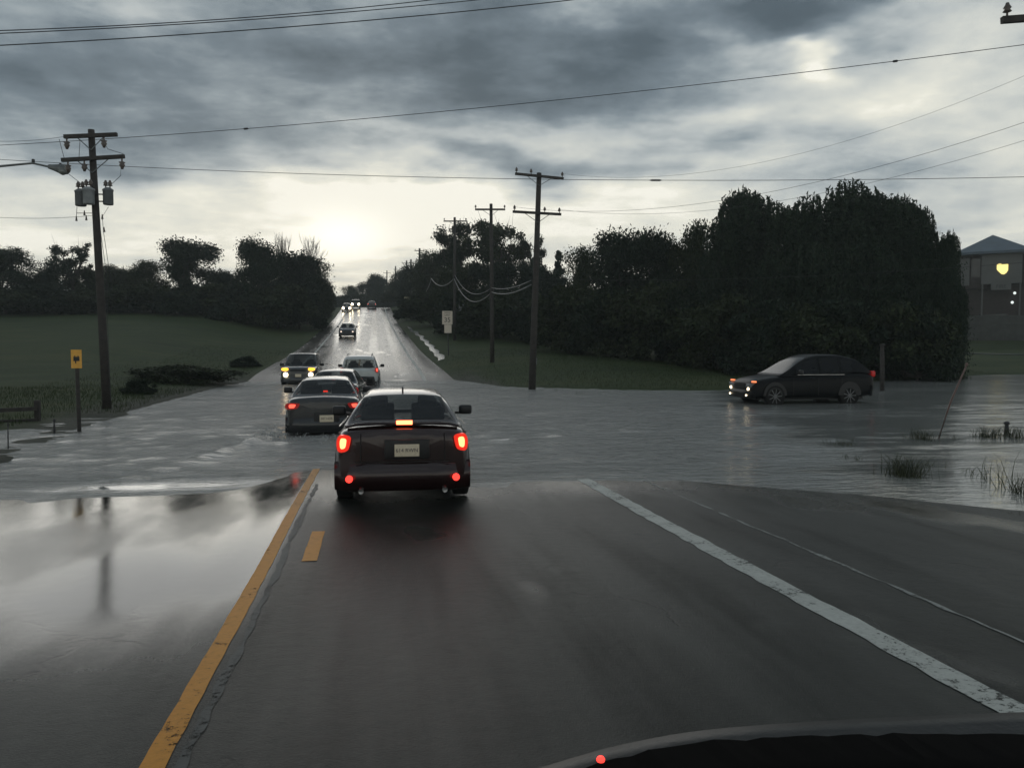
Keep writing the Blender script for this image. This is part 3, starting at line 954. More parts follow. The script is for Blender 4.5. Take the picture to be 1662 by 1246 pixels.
    if rails:
        for s in (-1, 1):
            x = s * (sp['wr'] * .86)
            zt = max(z for _, z in sp['cabin'])
            MB().tube([(x, -.36 * L, zt - .03), (x, -.34 * L, zt + .045), (x, -.1 * L, zt + .07), (x, .0, zt + .05), (x, .03 * L, zt - .02)], .018, 6).build('roof_rail', M['rim'], root, True)
    return root

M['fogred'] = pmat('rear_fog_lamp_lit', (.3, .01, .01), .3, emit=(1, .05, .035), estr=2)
M['headlens'] = pmat('headlamp_lens', (.25, .26, .27), .1, noise=(8, .2))
P_red = paint('dark_maroon_paint', (.022, .008, .008))
P_grey = paint('charcoal_paint', (.022, .024, .026))
P_silver = paint('silver_paint', (.30, .32, .33), .35, .5)
P_white = paint('white_paint', (.48, .49, .48), .35, 0)
P_black = paint('black_paint', (.004, .005, .006), .4, 0)
P_black.node_tree.nodes['Principled BSDF'].inputs['Coat Weight'].default_value = .08
P_black.node_tree.nodes['Principled BSDF'].inputs['Specular IOR Level'].default_value = .14
P_dgrey = paint('slate_paint', (.05, .055, .06))
CARS = 'cars driving along the flooded road'
def carloc(px, D, z=None):
    p = PD(px, 560, D)
    return (p.x, p.y, ROADZ(p.y) if z is None else z)

s1 = dict(SEDAN); s1['plate_text'] = '614 RWN'
D1 = 10.15 + 2.2
p = carloc(652, 9.5); yaw1 = R(-2)
make_car('sedan', 'dark maroon sedan nearest ahead with bright brake lamps and trunk spoiler', 'car', (p[0] + .08, 11.72, ROADZ(10.45) + .0), yaw1, s1, P_red, CARS,
         tail='bright', plate=(.05, .745), spoiler=True, tailpos=(.715, .835, .165, .225), third=(1.085, .20, True), pitch=R(-.6)).scale = (.955, .955, .955)
s2 = dict(SEDAN); s2['plate_text'] = '307 HDB'; s2['W'] = 1.74
p = carloc(520, 17.7)
make_car('sedan', 'charcoal grey sedan pushing a wake left of the maroon sedan', 'car', (p[0], p[1] + 2.27, -.19), R(1.5), s2, P_grey, CARS,
         tail='dim', plate=(.06, .56), tailpos=(.66, .84, .30, .15), third=(1.13, .10, False))
p = carloc(543, 24.2)
make_car('sedan', 'silver grey sedan mostly hidden between the charcoal sedan and white crossover', 'car', (p[0], p[1] + 2.27, -.2), R(-3), SEDAN, P_dgrey, CARS,
         tail='dim', tailpos=(.70, .80, .20, .24), third=(1.13, .10, False))
p = carloc(584, 38.2)
make_car('crossover', 'white crossover with roof rails and dark rear window driving away', 'car', (p[0], p[1] + 2.36, -.20), R(-1), SUV, P_white, CARS,
         tail='dim', rails=True, dark_lower=True, tailpos=(.82, 1.00, .16, .26))
p = carloc(485, 40.5)
van = make_car('minivan', 'dark oncoming van with amber lamps above white lamps beside the left verge', 'van', (p[0], p[1] + 2.45, -.2), R(180 - 1), VAN, P_dgrey, CARS, tail='dim')
for s in (-1, 1):
    MB().prism(chaikin([(s * .66 - .16, .90), (s * .66 + .16, .90), (s * .66 + .18, 1.05), (s * .66 - .18, 1.05)]), 2.44, 2.50).build('turn_signal', M['amber'], van)
    Mx = Matrix.Translation((s * .62, 2.5, .70)) @ Matrix.Rotation(R(90), 4, 'X')
    MB().lathe([(.12, -.02), (.12, .02)], 14, Mx).build('fog_light', M['head'], van)
roundbox(van, 'licence_plate', (0, 2.52, .66), (.3, .012, .15), M['plate'], .004)
p = PD(1300, 560, 27.9)
bs = dict(SUV); bs['L'] = 4.6; bs['glass'] = pmat('dark_tinted_glass', (.006, .007, .008), .2, spec=.25, noise=(3, .2))
bs['top'] = [(-.5, 1.02), (-.46, 1.10), (-.36, 1.14), (-.1, 1.08), (.15, 1.03), (.25, 1.02), (.4, .93), (.46, .86), (.5, .72)]
bs['cabin'] = [(-.492, 1.06), (-.475, 1.12), (-.43, 1.32), (-.38, 1.50), (-.30, 1.62), (-.2, 1.685), (-.08, 1.69), (.0, 1.645), (.06, 1.55), (.22, 1.13), (.27, 1.03)]
bs['wind_glass'] = (.05, .25); bs['side_glass'] = [(-.33, -.22), (-.20, -.06), (-.04, .13)]; bs['wr'] = .64
blk = make_car('crossover', 'black crossover crossing the deep water sideways on the side road', 'car', (p.x, p.y, -.12), R(90), bs, P_black, CARS,
         tail='dim', spokes=9, tailpos=(.76, 1.06, .16, .20))
blk.scale = (1, .99, 1.07)
for s in (-1, 1):
    roundbox(blk, 'turn_signal', (s * .80, 2.16, .83), (.16, .12, .05), M['orange'], .015)
    Mx = Matrix.Translation((s * .66, 2.30, .60)) @ Matrix.Rotation(R(90), 4, 'X')
    MB().lathe([(.045, -.02), (.045, .02)], 14, Mx).build('low_beam', M['head'], blk)
    Mx = Matrix.Translation((s * .62, 2.35, .40)) @ Matrix.Rotation(R(90), 4, 'X')
    MB().lathe([(.025, -.02), (.025, .02)], 12, Mx).build('fog_light', M['head'], blk)
p = carloc(564.5, 86)
make_car('sedan', 'small dark car alone coming down the hill with faint lamps', 'car', (p[0], p[1], p[2] + .02), R(180), SEDAN, P_grey, CARS, heads=M['head_soft'], pitch=R(-4.2))
p = carloc(565.5, 150)
make_car('sedan', 'oncoming car at the verge line with blazing headlamps just below the crest', 'car', (p[0] - .2, p[1], p[2]), R(180), SEDAN, P_grey, CARS, heads=M['beam'], pitch=R(-5))
p = carloc(578, 160)
make_car('minivan', 'oncoming van at the crest with two blazing headlamps', 'van', (p[0], p[1], p[2]), R(180), VAN, P_dgrey, CARS, heads=M['beam'], pitch=R(-4))
p = carloc(604, 163)
make_car('sedan', 'dark car driving away over the hill crest with a red lamp', 'car', p, 0, SEDAN, P_grey, CARS, tail='dim', pitch=R(3))

# ------------------------------------------------------------------ utility poles
def insulator(b, p, up=True, s=1.0):
    d = 1 if up else -1
    b.tube([p, p + Vector((0, 0, .07 * d * s))], .015 * s, 6)
    q = p + Vector((0, 0, .06 * d * s))
    b.lathe([(.03 * s, 0), (.06 * s, .01 * s), (.035 * s, .04 * s), (.055 * s, .06 * s), (.03 * s, .10 * s), (.02 * s, .13 * s)], 8,
            Matrix.Translation(q) @ (Matrix.Identity(4) if up else Matrix.Rotation(math.pi, 4, 'X')))

def utility_pole(label, px, D, ytop, arms, lean=0.0, r0=.15, r1=.10, zb=None, facing=0.0, detail=True, top_pin=False):
    """arms: (photo y, left photo x, right photo x, insulator fractions, up?)"""
    b0 = PD(px, 560, D); z0 = TZ(b0.x, b0.y) if zb is None else zb
    tp = PD(px + lean, ytop, D)
    root = empty('utility_pole', (b0.x, b0.y, z0))
    tag(root, label, 'utility pole', 'wooden utility poles')
    def loc(v): return v - Vector((b0.x, b0.y, z0))
    base, top = Vector((0, 0, -.4)), loc(tp)
    b = MB(); b.tube([base.lerp(top, t) for t in (0, .3, .6, 1)], [lerp(r0, r1, t) for t in (0, .3, .6, 1)], 12)
    b.build('shaft', M['wood'], root, True)
    ends = []
    for ya, xl, xr, yl_, yr_, fr, up in arms:
        pl, pr = loc(PD(xl, yl_, D - .15)), loc(PD(xr, yr_, D - .15))
        d = pr - pl; rot = d.to_track_quat('X', 'Z').to_matrix()
        a = MB().box((pl + pr) / 2, (d.length, .09, .11), rot).build('crossarm', M['wood'], root)
        ins = []
        for f in fr:
            q = pl.lerp(pr, f) + Vector((0, 0, .05 if up else -.05))
            bb = MB(); insulator(bb, q, up, 1.25 if up else 1.7)
            bb.build('insulator', M['porcelain'], a, True)
            ends.append(q + Vector((0, 0, .16 if up else -.25)) + Vector((b0.x, b0.y, z0)))
        if detail:
            mid = (pl + pr) / 2
            bb = MB()
            zc = base.lerp(top, (mid.z - .45 + .4) / (top.z + .4))
            for t in (.22, .78):
                q = pl.lerp(pr, t); bb.tube([q, Vector((zc.x, zc.y - .12, mid.z - .42))], .014, 5)
            bb.build('arm_brace', M['metal'], root)
    return root, ends

wires = []
left, eL = utility_pole('leaning wooden utility pole on the left verge carrying three grey transformers', 172, 24.0, 211,
    [(0, 104, 190, 222, 218.5, (.05, .75), False), (0, 100, 202, 260, 254, (.1, .36, .96), False)], lean=-24, r0=.135, r1=.095)
lb = left.location
def lp(px, py, D=24.0): return PD(px, py, D) - lb
# transformers hang on the shaft
for (px, py, rr, dd, light) in ((131, 322, .155, 23.85, 0), (144, 319, .16, 23.7, 1), (175.5, 320, .145, 23.9, 0)):
    c = lp(px, py, dd)
    mt = pmat('transformer_can', (.30, .32, .33) if light else (.14, .15, .155), .5, noise=(5, .2))
    h = .23
    tr = MB().lathe([(rr * .9, -h), (rr, -h + .02), (rr, h - .06), (rr * 1.08, h - .05), (rr * 1.08, h - .01), (rr * .5, h + .05)], 16, Matrix.Translation(c)).build('transformer', mt, left, True)
    b = MB()
    for dx in (-.06, .06):
        insulator(b, c + Vector((dx, 0, h + .02)), True, 1.3)
    b.build('bushing', M['porcelain'], tr, True)
b = MB()
b.box(lp(164, 315.5, 23.95), (.42, .03, .035)); b.box(lp(164, 327, 23.95), (.42, .03, .035))
b.build('transformer_bracket', M['darkmetal'], left)
for px, py in ((124, 356), (137, 347), (140, 355), (166, 353), (169, 374)):
    q = lp(px, py, 23.9); MB().tube([q + Vector((0, 0, .10)), q - Vector((0, 0, .05))], [.012, .035], 8).build('fuse_cutout', M['porcelain'], left)
MB().tube([lp(124, 346), lp(150, 346), lp(152, 350)], .01, 5).build('cutout_arm', M['porcelain'], left)
b = MB()
def drop(b, pts, r=.008):
    b.tube([lp(x, y) for x, y in pts], r, 5)
drop(b, [(96, 226), (104, 256)]); drop(b, [(166, 226), (175, 242), (200, 250)]); drop(b, [(196, 268), (196, 285), (178, 302)])
drop(b, [(112, 283), (134, 300)]); drop(b, [(176, 336), (166, 352), (168, 376), (176, 430), (182, 470)]); drop(b, [(130, 226), (128, 262)])
drop(b, [(125, 336), (124, 352)]); drop(b, [(160, 340), (164, 380), (172, 440), (176, 560), (180, 650)])
b.build('jumper_wire', M['cable'], left)

pa, eA = utility_pole('tall double crossarm utility pole standing in the flood water at the crossing', 863, 36, 281,
    [(0, 836, 915, 282, 290, (.03, .33, .97), True), (0, 832, 911, 343.5, 348, (.04, .66, .96), True)], lean=12, r0=.17, r1=.11, zb=-.1)
pb, eB = utility_pole('single crossarm utility pole behind the tall pole in the grass verge', 799, 52, 331,
    [(0, 771, 820, 340, 340, (.02, .98), True)], lean=-2, r0=.15, r1=.10, top_pin=True)
pc, eC = utility_pole('utility pole rising out of the airy tree right of the road', 738, 76, 353,
    [(0, 720, 757, 359, 359, (.03, .97), True)], r0=.15, r1=.11)
far = [(681, 132, 403, 8, 'utility pole with a small crossarm beside the dense trees'), (667, 152, 421, 0, 'utility pole without crossarm low over the far trees'), (660, 172, 423, 8, 'far utility pole with two short crossarms above the trees'),
       (642, 205, 432, 0, 'very distant thin utility pole above the far trees'), (628, 225, 439, 6, 'farthest utility pole on the skyline beyond the crest')]
for px, D, yt, aw, lab in far:
    arms = [(0, px - aw, px + aw, yt + 4, yt + 4, (.05, .95), True)] if aw else [(0, px - 3, px + 3, yt + 5, yt + 5, (.5,), True)]
    if px == 660: arms.append((0, px - 4, px + 4, yt + 10, yt + 10, (.05, .95), True))
    utility_pole(lab, px, D, yt, arms, r0=.2, r1=.15, detail=False)
# pole just outside the right edge: its crossarm reaches into view
pr_, eR = utility_pole('near utility pole whose grey crossarm end and insulator reach in at top right', 1800, 14, -10,
    [(0, 1626, 1960, 33, 8, (.025, .4, .97), True)], r0=.16, r1=.12)

def wire(p0, p1, sag, label, r=.012, knobs=(), grp='overhead wires', n=24):
    p0, p1 = Vector(p0), Vector(p1)
    f = lambda t: p0.lerp(p1, t) - Vector((0, 0, sag * 4 * t * (1 - t)))
    o = MB().tube([f(i / n) for i in range(n + 1)], r, 5).build('overhead_wire', M['cable'], None, True)
    tag(o, label, 'wire', grp)
    for t, L in knobs:
        q = f(t); d = (f(min(1, t + .01)) - q).normalized()
        k = MB(); k.tube([q - d * L, q - d * L * .6, q + d * L * .6, q + d * L], [r, r * 3.2, r * 3.2, r], 8)
        k.build('wire_clamp', M['darkmetal'], o, True)
wire(PD(-80, 240, 28), PD(1760, 60, 20), .35, 'long thin wire with a dark clamp rising from left to upper right', .010, ((.33, .09), (.875, .07)))
wire(PD(-80, 254, 30), PD(1760, 285, 26), .45, 'nearly level wire crossing the whole sky above the hill', .010, ((.655, .22),))
wire(PD(-60, 52, 16), PD(800, -12, 20), .15, 'upper of the two close wires at top left', .011)
wire(PD(-60, 57, 16.2), PD(860, -9, 20), .12, 'lower of the two close wires at top left', .011)
wire(PD(-60, 77, 15), PD(1000, -8, 18), .12, 'lowest of the three wires slanting across the top left corner', .011)
wire(eA[3] if len(eA) > 3 else PD(911, 346, 36), PD(1760, 165, 20), 1.1, 'faint wire from the lower crossarm climbing to the right edge', .006)
wire(eA[2], PD(1760, 80, 22), 1.3, 'faint wire from the upper crossarm climbing to the right edge', .0045)
wire(eA[5], PD(1780, 190, 20), 1.0, 'faint wire just above the willow tops slanting upward', .005)
wire(PD(872, 452, 36), PD(1760, 418, 24), .3, 'thin low wire passing in front of the willows', .006)
wire(PD(-60, 348, 24), lp(150, 350) + lb, .1, 'faint wire from the left edge to the transformer pole', .006)
wire(PD(-60, 226, 24), lp(104, 222) + lb, .1, 'faint wire from the left edge to the top crossarm', .006)
M['grey_cable'] = pmat('grey_cable', (.14, .145, .15), .5, noise=(3, .2))
def seq(ps, label, r):
    o = MB()
    for a, b_, s in ps:
        o.tube([a.lerp(b_, i / 12) - Vector((0, 0, s * 4 * i / 12 * (1 - i / 12))) for i in range(13)], r, 5)
    tag(o.build('overhead_wire', M['grey_cable'], None, True), label, 'wire', 'overhead wires')
seq([(PD(862, 462, 36), PD(798, 474, 52), .25), (PD(798, 474, 52), PD(737, 452, 76), 1.3)], 'sagging lower telephone cable between the nearer right poles', .03)
seq([(PD(862, 455, 36), PD(798, 467, 52), .2), (PD(798, 467, 52), PD(738, 446, 76), 1.0)], 'sagging upper telephone cable between the nearer right poles', .022)
seq([(PD(737, 452, 76), PD(700, 452, 100), .8), (PD(700, 452, 100), PD(681, 462, 132), 1.5)], 'sagging telephone cable between the farther right poles', .04)

# ------------------------------------------------------------------ street lamp (arm reaches in from the left)
def street_lamp():
    D = 25
    p = PD(-140, 560, D); z0 = TZ(p.x, p.y)
    root = empty('street_lamp', (p.x, p.y, z0)); tag(root, 'grey cobra head street lamp on a long arm reaching in at left', 'street lamp')
    l = lambda px, py: PD(px, py, D) - Vector((p.x, p.y, z0))
    MB().tube([(0, 0, -.3), l(-140, 300)], [.10, .07], 10).build('post', M['metal'], root, True)
    MB().tube([l(-140, 292), l(-80, 277), l(0, 270), l(53, 265), l(80, 271)], [.05, .045, .038, .032, .03], 8).build('arm', M['metal'], root, True)
    q = l(54, 262); MB().lathe([(.05, -.03), (.05, .05), (.03, .07)], 8, Matrix.Translation(q)).build('photocell', M['darkmetal'], root)
    a, b_ = l(77, 270), l(114, 277)
    d = b_ - a; rot = d.to_track_quat('Z', 'Y').to_matrix().to_4x4()
    Mx = Matrix.Translation(a) @ rot @ Matrix.Diagonal((.55, 1, 1, 1))
    Ln = d.length
    hd = MB().lathe([(.03, 0), (.07, .06 * Ln), (.10, .3 * Ln), (.15, .55 * Ln), (.165, .75 * Ln), (.13, .92 * Ln), (.05, Ln)], 16, Mx).build('lamp_head', M['metal'], root, True)
    c = l(102, 279); MB().lathe([(.03, -.10), (.10, -.06), (.13, .0), (.12, .04)], 14, Matrix.Translation(c)).build('lens', pmat('lamp_lens', (.18, .19, .18), .2, noise=(5, .2)), hd, True)
    q = l(98, 267); MB().lathe([(.035, -.03), (.035, .04)], 8, Matrix.Translation(q)).build('sensor', M['darkmetal'], root)
street_lamp()

# ------------------------------------------------------------------ signs, posts, fence
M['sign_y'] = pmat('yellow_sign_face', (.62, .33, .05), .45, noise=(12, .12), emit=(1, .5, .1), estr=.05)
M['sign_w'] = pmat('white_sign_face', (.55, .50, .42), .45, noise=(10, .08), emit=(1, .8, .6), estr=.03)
M['sign_k'] = pmat('sign_black', (.02, .02, .02), .5)
def post_box(root, pts, s, mat, name='post'):
    a, b_ = Vector(pts[0]), Vector(pts[1]); d = b_ - a
    return MB().box((a + b_) / 2, (s, s, d.length), d.to_track_quat('Z', 'Y').to_matrix()).build(name, mat, root)
def sign_yellow():
    D = 18.2; p = GZ(129, 700, 0.0); D = (p - CAM).dot(ray(W0 / 2, H0 / 2).normalized())
    root = empty('road_sign', (p.x, p.y, 0), R(0)); tag(root, 'small upright yellow sign with black symbol on a post left', 'sign')
    top = PD(124, 568, D) - p
    post_box(root, ((0, 0, -.4), top), .075, M['wood'])
    c = PD(124, 582.5, D - .06) - p
    face = Matrix.Translation(c) @ Matrix.Rotation(R(22), 4, 'Z')
    w, h = .11, .215
    o = MB().prism([(-w, -h), (w, -h), (w, h), (-w, h)], -.006, .006, face).build('sign_panel', M['sign_y'], root, bevel=.002)
    b = MB(); b.prism([(-.062, -.048), (.062, -.048), (.062, .052), (-.062, .052)], -.012, -.008, face)
    b.prism([(-.03, -.10), (-.005, -.10), (-.005, -.048), (-.03, -.048)], -.012, -.008, face)
    b.prism([(-.055, .055), (-.02, .055), (-.03, .085)], -.012, -.008, face); b.prism([(.02, .055), (.055, .055), (.03, .085)], -.012, -.008, face)
    b.build('symbol', M['sign_k'], o)
sign_yellow()
def speed_sign():
    D = 60; p = PD(728, 560, D); z0 = TZ(p.x, p.y); p.z = z0
    root = empty('speed_limit_sign', p, R(0)); tag(root, 'white speed limit sign with a smaller panel below beside the runoff', 'sign')
    top = PD(726, 508, D) - p
    post_box(root, ((0, 0, -.3), top), .06, M['darkmetal'])
    face = lambda px, py: Matrix.Translation(PD(px, py, D - .06) - p) @ Matrix.Rotation(R(-5), 4, 'Z')
    s = D / FPX
    F1, F2 = face(726, 515.5), face(727, 533.5)
    w, h = 8.3 * s, 10.8 * s
    o = MB().prism([(-w, -h), (w, -h), (w, h), (-w, h)], -.006, .006, F1).build('sign_panel', M['sign_w'], root)
    rx = Matrix.Rotation(R(90), 4, 'X')
    text_mesh('lettering', 'SPEED', .17, M['sign_k'], o, F1 @ Matrix.Translation((0, -.012, .36)) @ rx)
    text_mesh('lettering', 'LIMIT', .17, M['sign_k'], o, F1 @ Matrix.Translation((0, -.012, .18)) @ rx)
    text_mesh('lettering', '35', .50, M['sign_k'], o, F1 @ Matrix.Translation((0, -.012, -.18)) @ rx)
    w, h = 5.8 * s, 6.8 * s
    o = MB().prism([(-w, -h), (w, -h), (w, h), (-w, h)], -.006, .006, F2).build('lower_panel', M['sign_w'], root)
speed_sign()
def plain_sign(px, ytop, ybot, hw, D, label, mat, name='road_sign'):
    p = PD(px, 560, D); p.z = TZ(p.x, p.y)
    root = empty(name, p, 0); tag(root, label, 'sign')
    s = D / FPX; h = (ybot - ytop) / 2 * s
    c = PD(px, (ytop + ybot) / 2, D - .08) - p
    post_box(root, ((0, 0, -.3), c + Vector((0, .08, 0))), .08, M['darkmetal'])
    MB().prism([(-hw * s, -h), (hw * s, -h), (hw * s, h), (-hw * s, h)], -.01, .01, Matrix.Translation(c)).build('sign_panel', mat, root)
M['sign_g'] = pmat('grey_sign_back', (.13, .14, .14), .5, noise=(5, .2))
plain_sign(661, 482, 491, 5, 120, 'pale square sign up the hill on the right verge', pmat('cream_sign_face', (.5, .45, .3), .5, noise=(8, .1)))
plain_sign(734, 484, 497, 5, 88, 'small grey sign back behind the speed limit sign', M['sign_g'])
plain_sign(750, 494, 508, 5.5, 80, 'dull grey mailbox board beside the trees', M['sign_g'])

def simple_post(px, ybase, ytop, w, label, name='post', mat='darkmetal', lean=0, z=0.0, cat='post'):
    p = GZ(px, ybase, z); D = (p - CAM).dot(ray(W0 / 2, H0 / 2).normalized())
    root = empty(name, p); tag(root, label, cat)
    top = PD(px + lean, ytop, D) - p
    b = MB().tube([Vector((0, 0, -.3)), top * .5, top], [w, w, w * .8], 7).build('shaft', M[mat], root, True)
    MB().lathe([(w * 1.3, -.02), (w * 1.3, .02), (w * .6, .05)], 8, Matrix.Translation(top)).build('cap', M[mat], root)
simple_post(88, 703, 683, .022, 'short dark stake in the water left of the yellow sign', 'marker_post')
simple_post(13, 728, 690, .012, 'thin dark stake in the water at the far left', 'marker_post')
M['stake'] = pmat('marker_stake', (.16, .10, .085), .6, noise=(20, .35))
simple_post(1517, 711, 592, .022, 'long reddish stake leaning right out of the flood', 'marker_stake', 'stake', 52)
simple_post(1634, 702, 687, .05, 'short black stump standing among the flooded reeds', 'marker_post')
simple_post(1432, 634, 560, .10, 'dark wooden post rising behind the black crossover', 'wooden_post', 'wood')
simple_post(871, 610, 582, .03, 'thin grey stake beside the foot of the tall pole', 'marker_post', 'metal', z=.1)
def fence():
    D = 20.8; p = PD(61, 560, D); p.z = TZ(p.x, p.y)
    root = empty('rail_fence', p); tag(root, 'dark low rail fence end at the far left field edge', 'fence')
    l = lambda px, py, d=D: PD(px, py, d) - p
    for px, dd in ((61, D), (-30, D - .8), (-120, D - 1.6)):
        MB().box(l(px, 672, dd), (.12, .12, .72)).build('fence_post', M['wood'], root)
    for ya, yb in ((663, 668), (682, 687)):
        a, b_ = l(60, ya, D - .1), l(-140, yb + 4, D - 1.9); d = b_ - a
        MB().box((a + b_) / 2, (d.length, .05, .10), d.to_track_quat('X', 'Z').to_matrix()).build('rail', M['wood'], root)
fence()

# ------------------------------------------------------------------ buildings
M['panel'] = pmat('pale_facade', (.10, .104, .10), .6, noise=(.6, .12))
M['brick'] = pmat('brown_brick', (.04, .031, .028), .8, noise=(3, .3), bump=(12, .4, .02))
M['blueroof'] = pmat('blue_metal_roof', (.045, .075, .105), .4, noise=(1, .2))
M['badge'] = pmat('lit_yellow_badge', (.7, .6, .2), .4, emit=(1, .80, .28), estr=1.3)
M['lampw'] = pmat('wall_lamp_lit', (.7, .7, .7), .4, emit=(.9, 1, .95), estr=1.0)
M['window'] = pmat('dark_window', (.015, .018, .02), .15)
def entrance_building():
    D = 105; s = D / FPX
    p = PD(1622, 560, D); p.z = TZ(p.x, p.y) - .3
    heading = math.atan2(p.x, p.y)
    root = empty('building', p, -heading); tag(root, 'two storey building with blue pyramid roof and lit yellow badge', 'building')
    Z = lambda py: PD(1622, py, D).z - p.z
    X = lambda px: (px - 1622) * s
    wall = MB()
    wall.box((X(1640), 6, Z(460) / 2), (X(1760) - X(1560), 10, Z(460)))
    wall.box((X(1582), 4.0, Z(436)), (X(1600) - X(1560), 8, Z(408) - Z(470)))
    wall.box((X(1680), 5.0, Z(436)), (X(1720) - X(1654), 8, Z(408) - Z(470)))
    wall.build('wall', M['brick'], root)
    MB().box((X(1622), 0.0, (Z(414) + Z(461)) / 2), (X(1650) - X(1594), 1.2, Z(414) - Z(461))).build('entrance_panel', M['panel'], root)
    for a, b_ in ((1562, 1577),):
        MB().box((X((a + b_) / 2), -.1, Z(440)), (X(b_) - X(a), .4, Z(418) - Z(462))).build('pilaster', M['panel'], root)
    wd_ = MB().box((X(1586), -.02, Z(434)), (X(1592) - X(1579), .12, Z(420) - Z(450))).build('window', M['window'], root)
    for px in (1660, 1676, 1692):
        wf = MB().box((X(px), .93, Z(440)), (X(1666) - X(1656), .12, Z(424) - Z(456))).build('window', M['panel'], root)
        MB().box((X(px), .86, Z(440)), ((X(1666) - X(1656)) * .8, .06, (Z(424) - Z(456)) * .86)).build('pane', M['window'], wf)
    MB().box((X(1612), .9, 1.6), (3.2, .25, 3.0)).build('door', M['window'], root)
    MB().box((X(1622), -.5, Z(413.4)), (X(1652) - X(1592), .5, .22)).build('fascia', M['panel'], root)
    MB().tube([(X(1596), -.65, Z(461)), (X(1596), -.65, .2)], .09, 8).build('canopy_post', M['panel'], root)
    MB().tube([(X(1648), -.65, Z(461)), (X(1648), -.65, .2)], .09, 8).build('canopy_post', M['panel'], root)
    # hip roof
    y0, y1 = -1.4, 10.5
    V = [(X(1556), y0, Z(409)), (X(1664), y0, Z(409)), (X(1664), y1, Z(409)), (X(1556), y1, Z(409)), (X(1608), 4.5, Z(375)),
         (X(1556), y0, Z(413)), (X(1664), y0, Z(413)), (X(1664), y1, Z(413)), (X(1556), y1, Z(413))]
    pyd('roof', V, [(0, 1, 4), (1, 2, 4), (2, 3, 4), (3, 0, 4), (5, 6, 1, 0), (6, 7, 2, 1), (7, 8, 3, 2), (8, 5, 0, 3), (5, 8, 7, 6)], M['blueroof'], root)
    # low roof line to the right
    V = [(X(1664) + .1, 0, Z(412)), (X(1790), 0, Z(412)), (X(1790), 10, Z(412)), (X(1664) + .1, 10, Z(412)), (X(1690), 5, Z(392)), (X(1770), 5, Z(392))]
    pyd('roof', V, [(0, 1, 5, 4), (1, 2, 5), (2, 3, 4, 5), (3, 0, 4), (3, 2, 1, 0)], M['blueroof'], root)
    sh = [(-.50, .48), (-.22, .56), (.05, .46), (.52, .46), (.52, -.15), (.36, -.46), (.12, -.60), (-.10, -.52), (-.34, -.25), (-.50, -.05)]
    k = 16 * s / 1.05
    MB().prism([(X(1623) + a * k, Z(437.5) + c * k) for a, c in sh], -.72, -.62).build('badge', M['badge'], root, bevel=.03)
    b = MB()
    plt = MB().box((X(1622), -.66, Z(466)), (X(1636) - X(1608), .1, Z(461) - Z(471))).build('name_board', M['panel'], root)
    text_mesh('lettering', 'FIRE', .62, M['sign_k'], plt, Matrix.Translation((X(1622), -.72, Z(466))) @ Matrix.Rotation(R(90), 4, 'X'), .01)
    for px, py in ((1641, 476), (1638, 491)):
        MB().lathe([(.05, -.18), (.16, -.08), (.16, .08), (.05, .18)], 10, Matrix.Translation((X(px), .7, Z(py)))).build('wall_lamp', M['lampw'], root, True)
entrance_building()
def low_wall(px0, px1, py, h, D, label):
    a, b_ = PD(px0, 560, D), PD(px1, 560, D); z = PD(px0, py, D).z
    c = (a + b_) / 2; d = Vector((b_.x - a.x, b_.y - a.y, 0))
    o = MB().box((0, 0, 0), (d.length, .4, h * 2)).build('retaining_wall', pmat('pale_wall', (.045, .047, .043), .7, noise=(1.5, .35)), None)
    zt = z
    o.location = (c.x, c.y, zt - h); o.rotation_euler = (0, 0, math.atan2(d.y, d.x))
    tag(o, label, 'wall')
low_wall(1545, 1700, 512, 1.2, 96, 'upper pale retaining wall below the blue roofed building')
low_wall(1540, 1700, 526, .9, 88, 'lower pale retaining wall near the wet drive')
def small_house(px, py, hw, D, label, mroof):
    s = D / FPX; p = PD(px, 560, D); p.z = TZ(p.x, p.y) - .2
    root = empty('shed', p, R(8)); tag(root, label, 'shed', 'low sheds among the left trees')
    zt = max(1.6, PD(px, py, D).z - p.z); w = hw * s
    MB().box((0, 0, zt * .36), (w * 1.9, 3, zt * .72)).build('wall', pmat('shed_wall', (.05, .052, .045), .7, noise=(2, .3)), root)
    MB().prism([(-w * 1.1, zt * .7), (w * 1.1, zt * .7), (w * .9, zt), (-w * .2, zt)], -1.8, 1.8).build('roof', mroof, root)
    MB().box((w * .3, -1.52, zt * .33), (.9, .06, zt * .55)).build('door', M['window'], root)
sh = pmat('shed_roof', (.10, .115, .085), .6, noise=(2, .3))
small_house(112, 486, 15, 99, 'low shed with greenish sloped roof left of the pole', sh)
small_house(216, 484, 17, 102, 'low dark shed with grey roof right of the transformer pole', pmat('shed_roof_dark', (.07, .065, .055), .6, noise=(2, .3)))

# ------------------------------------------------------------------ trees
def leaf_quads(C, size, rng, elong=1.5):
    """leaf-clump faces round the centres C"""
    n = len(C)
    a = rng.normal(size=(n, 3)); a /= np.linalg.norm(a, axis=1)[:, None]
    b_ = rng.normal(size=(n, 3)); b_ -= (b_ * a).sum(1)[:, None] * a; b_ /= np.linalg.norm(b_, axis=1)[:, None]
    s = size * rng.uniform(.5, 1.3, (n, 1))
    u, v = a * s * elong * .5, b_ * s * .5
    V = np.stack([C - u, C + v * .9, C + u, C - v * .7], axis=1)
    return V.reshape(-1, 3)

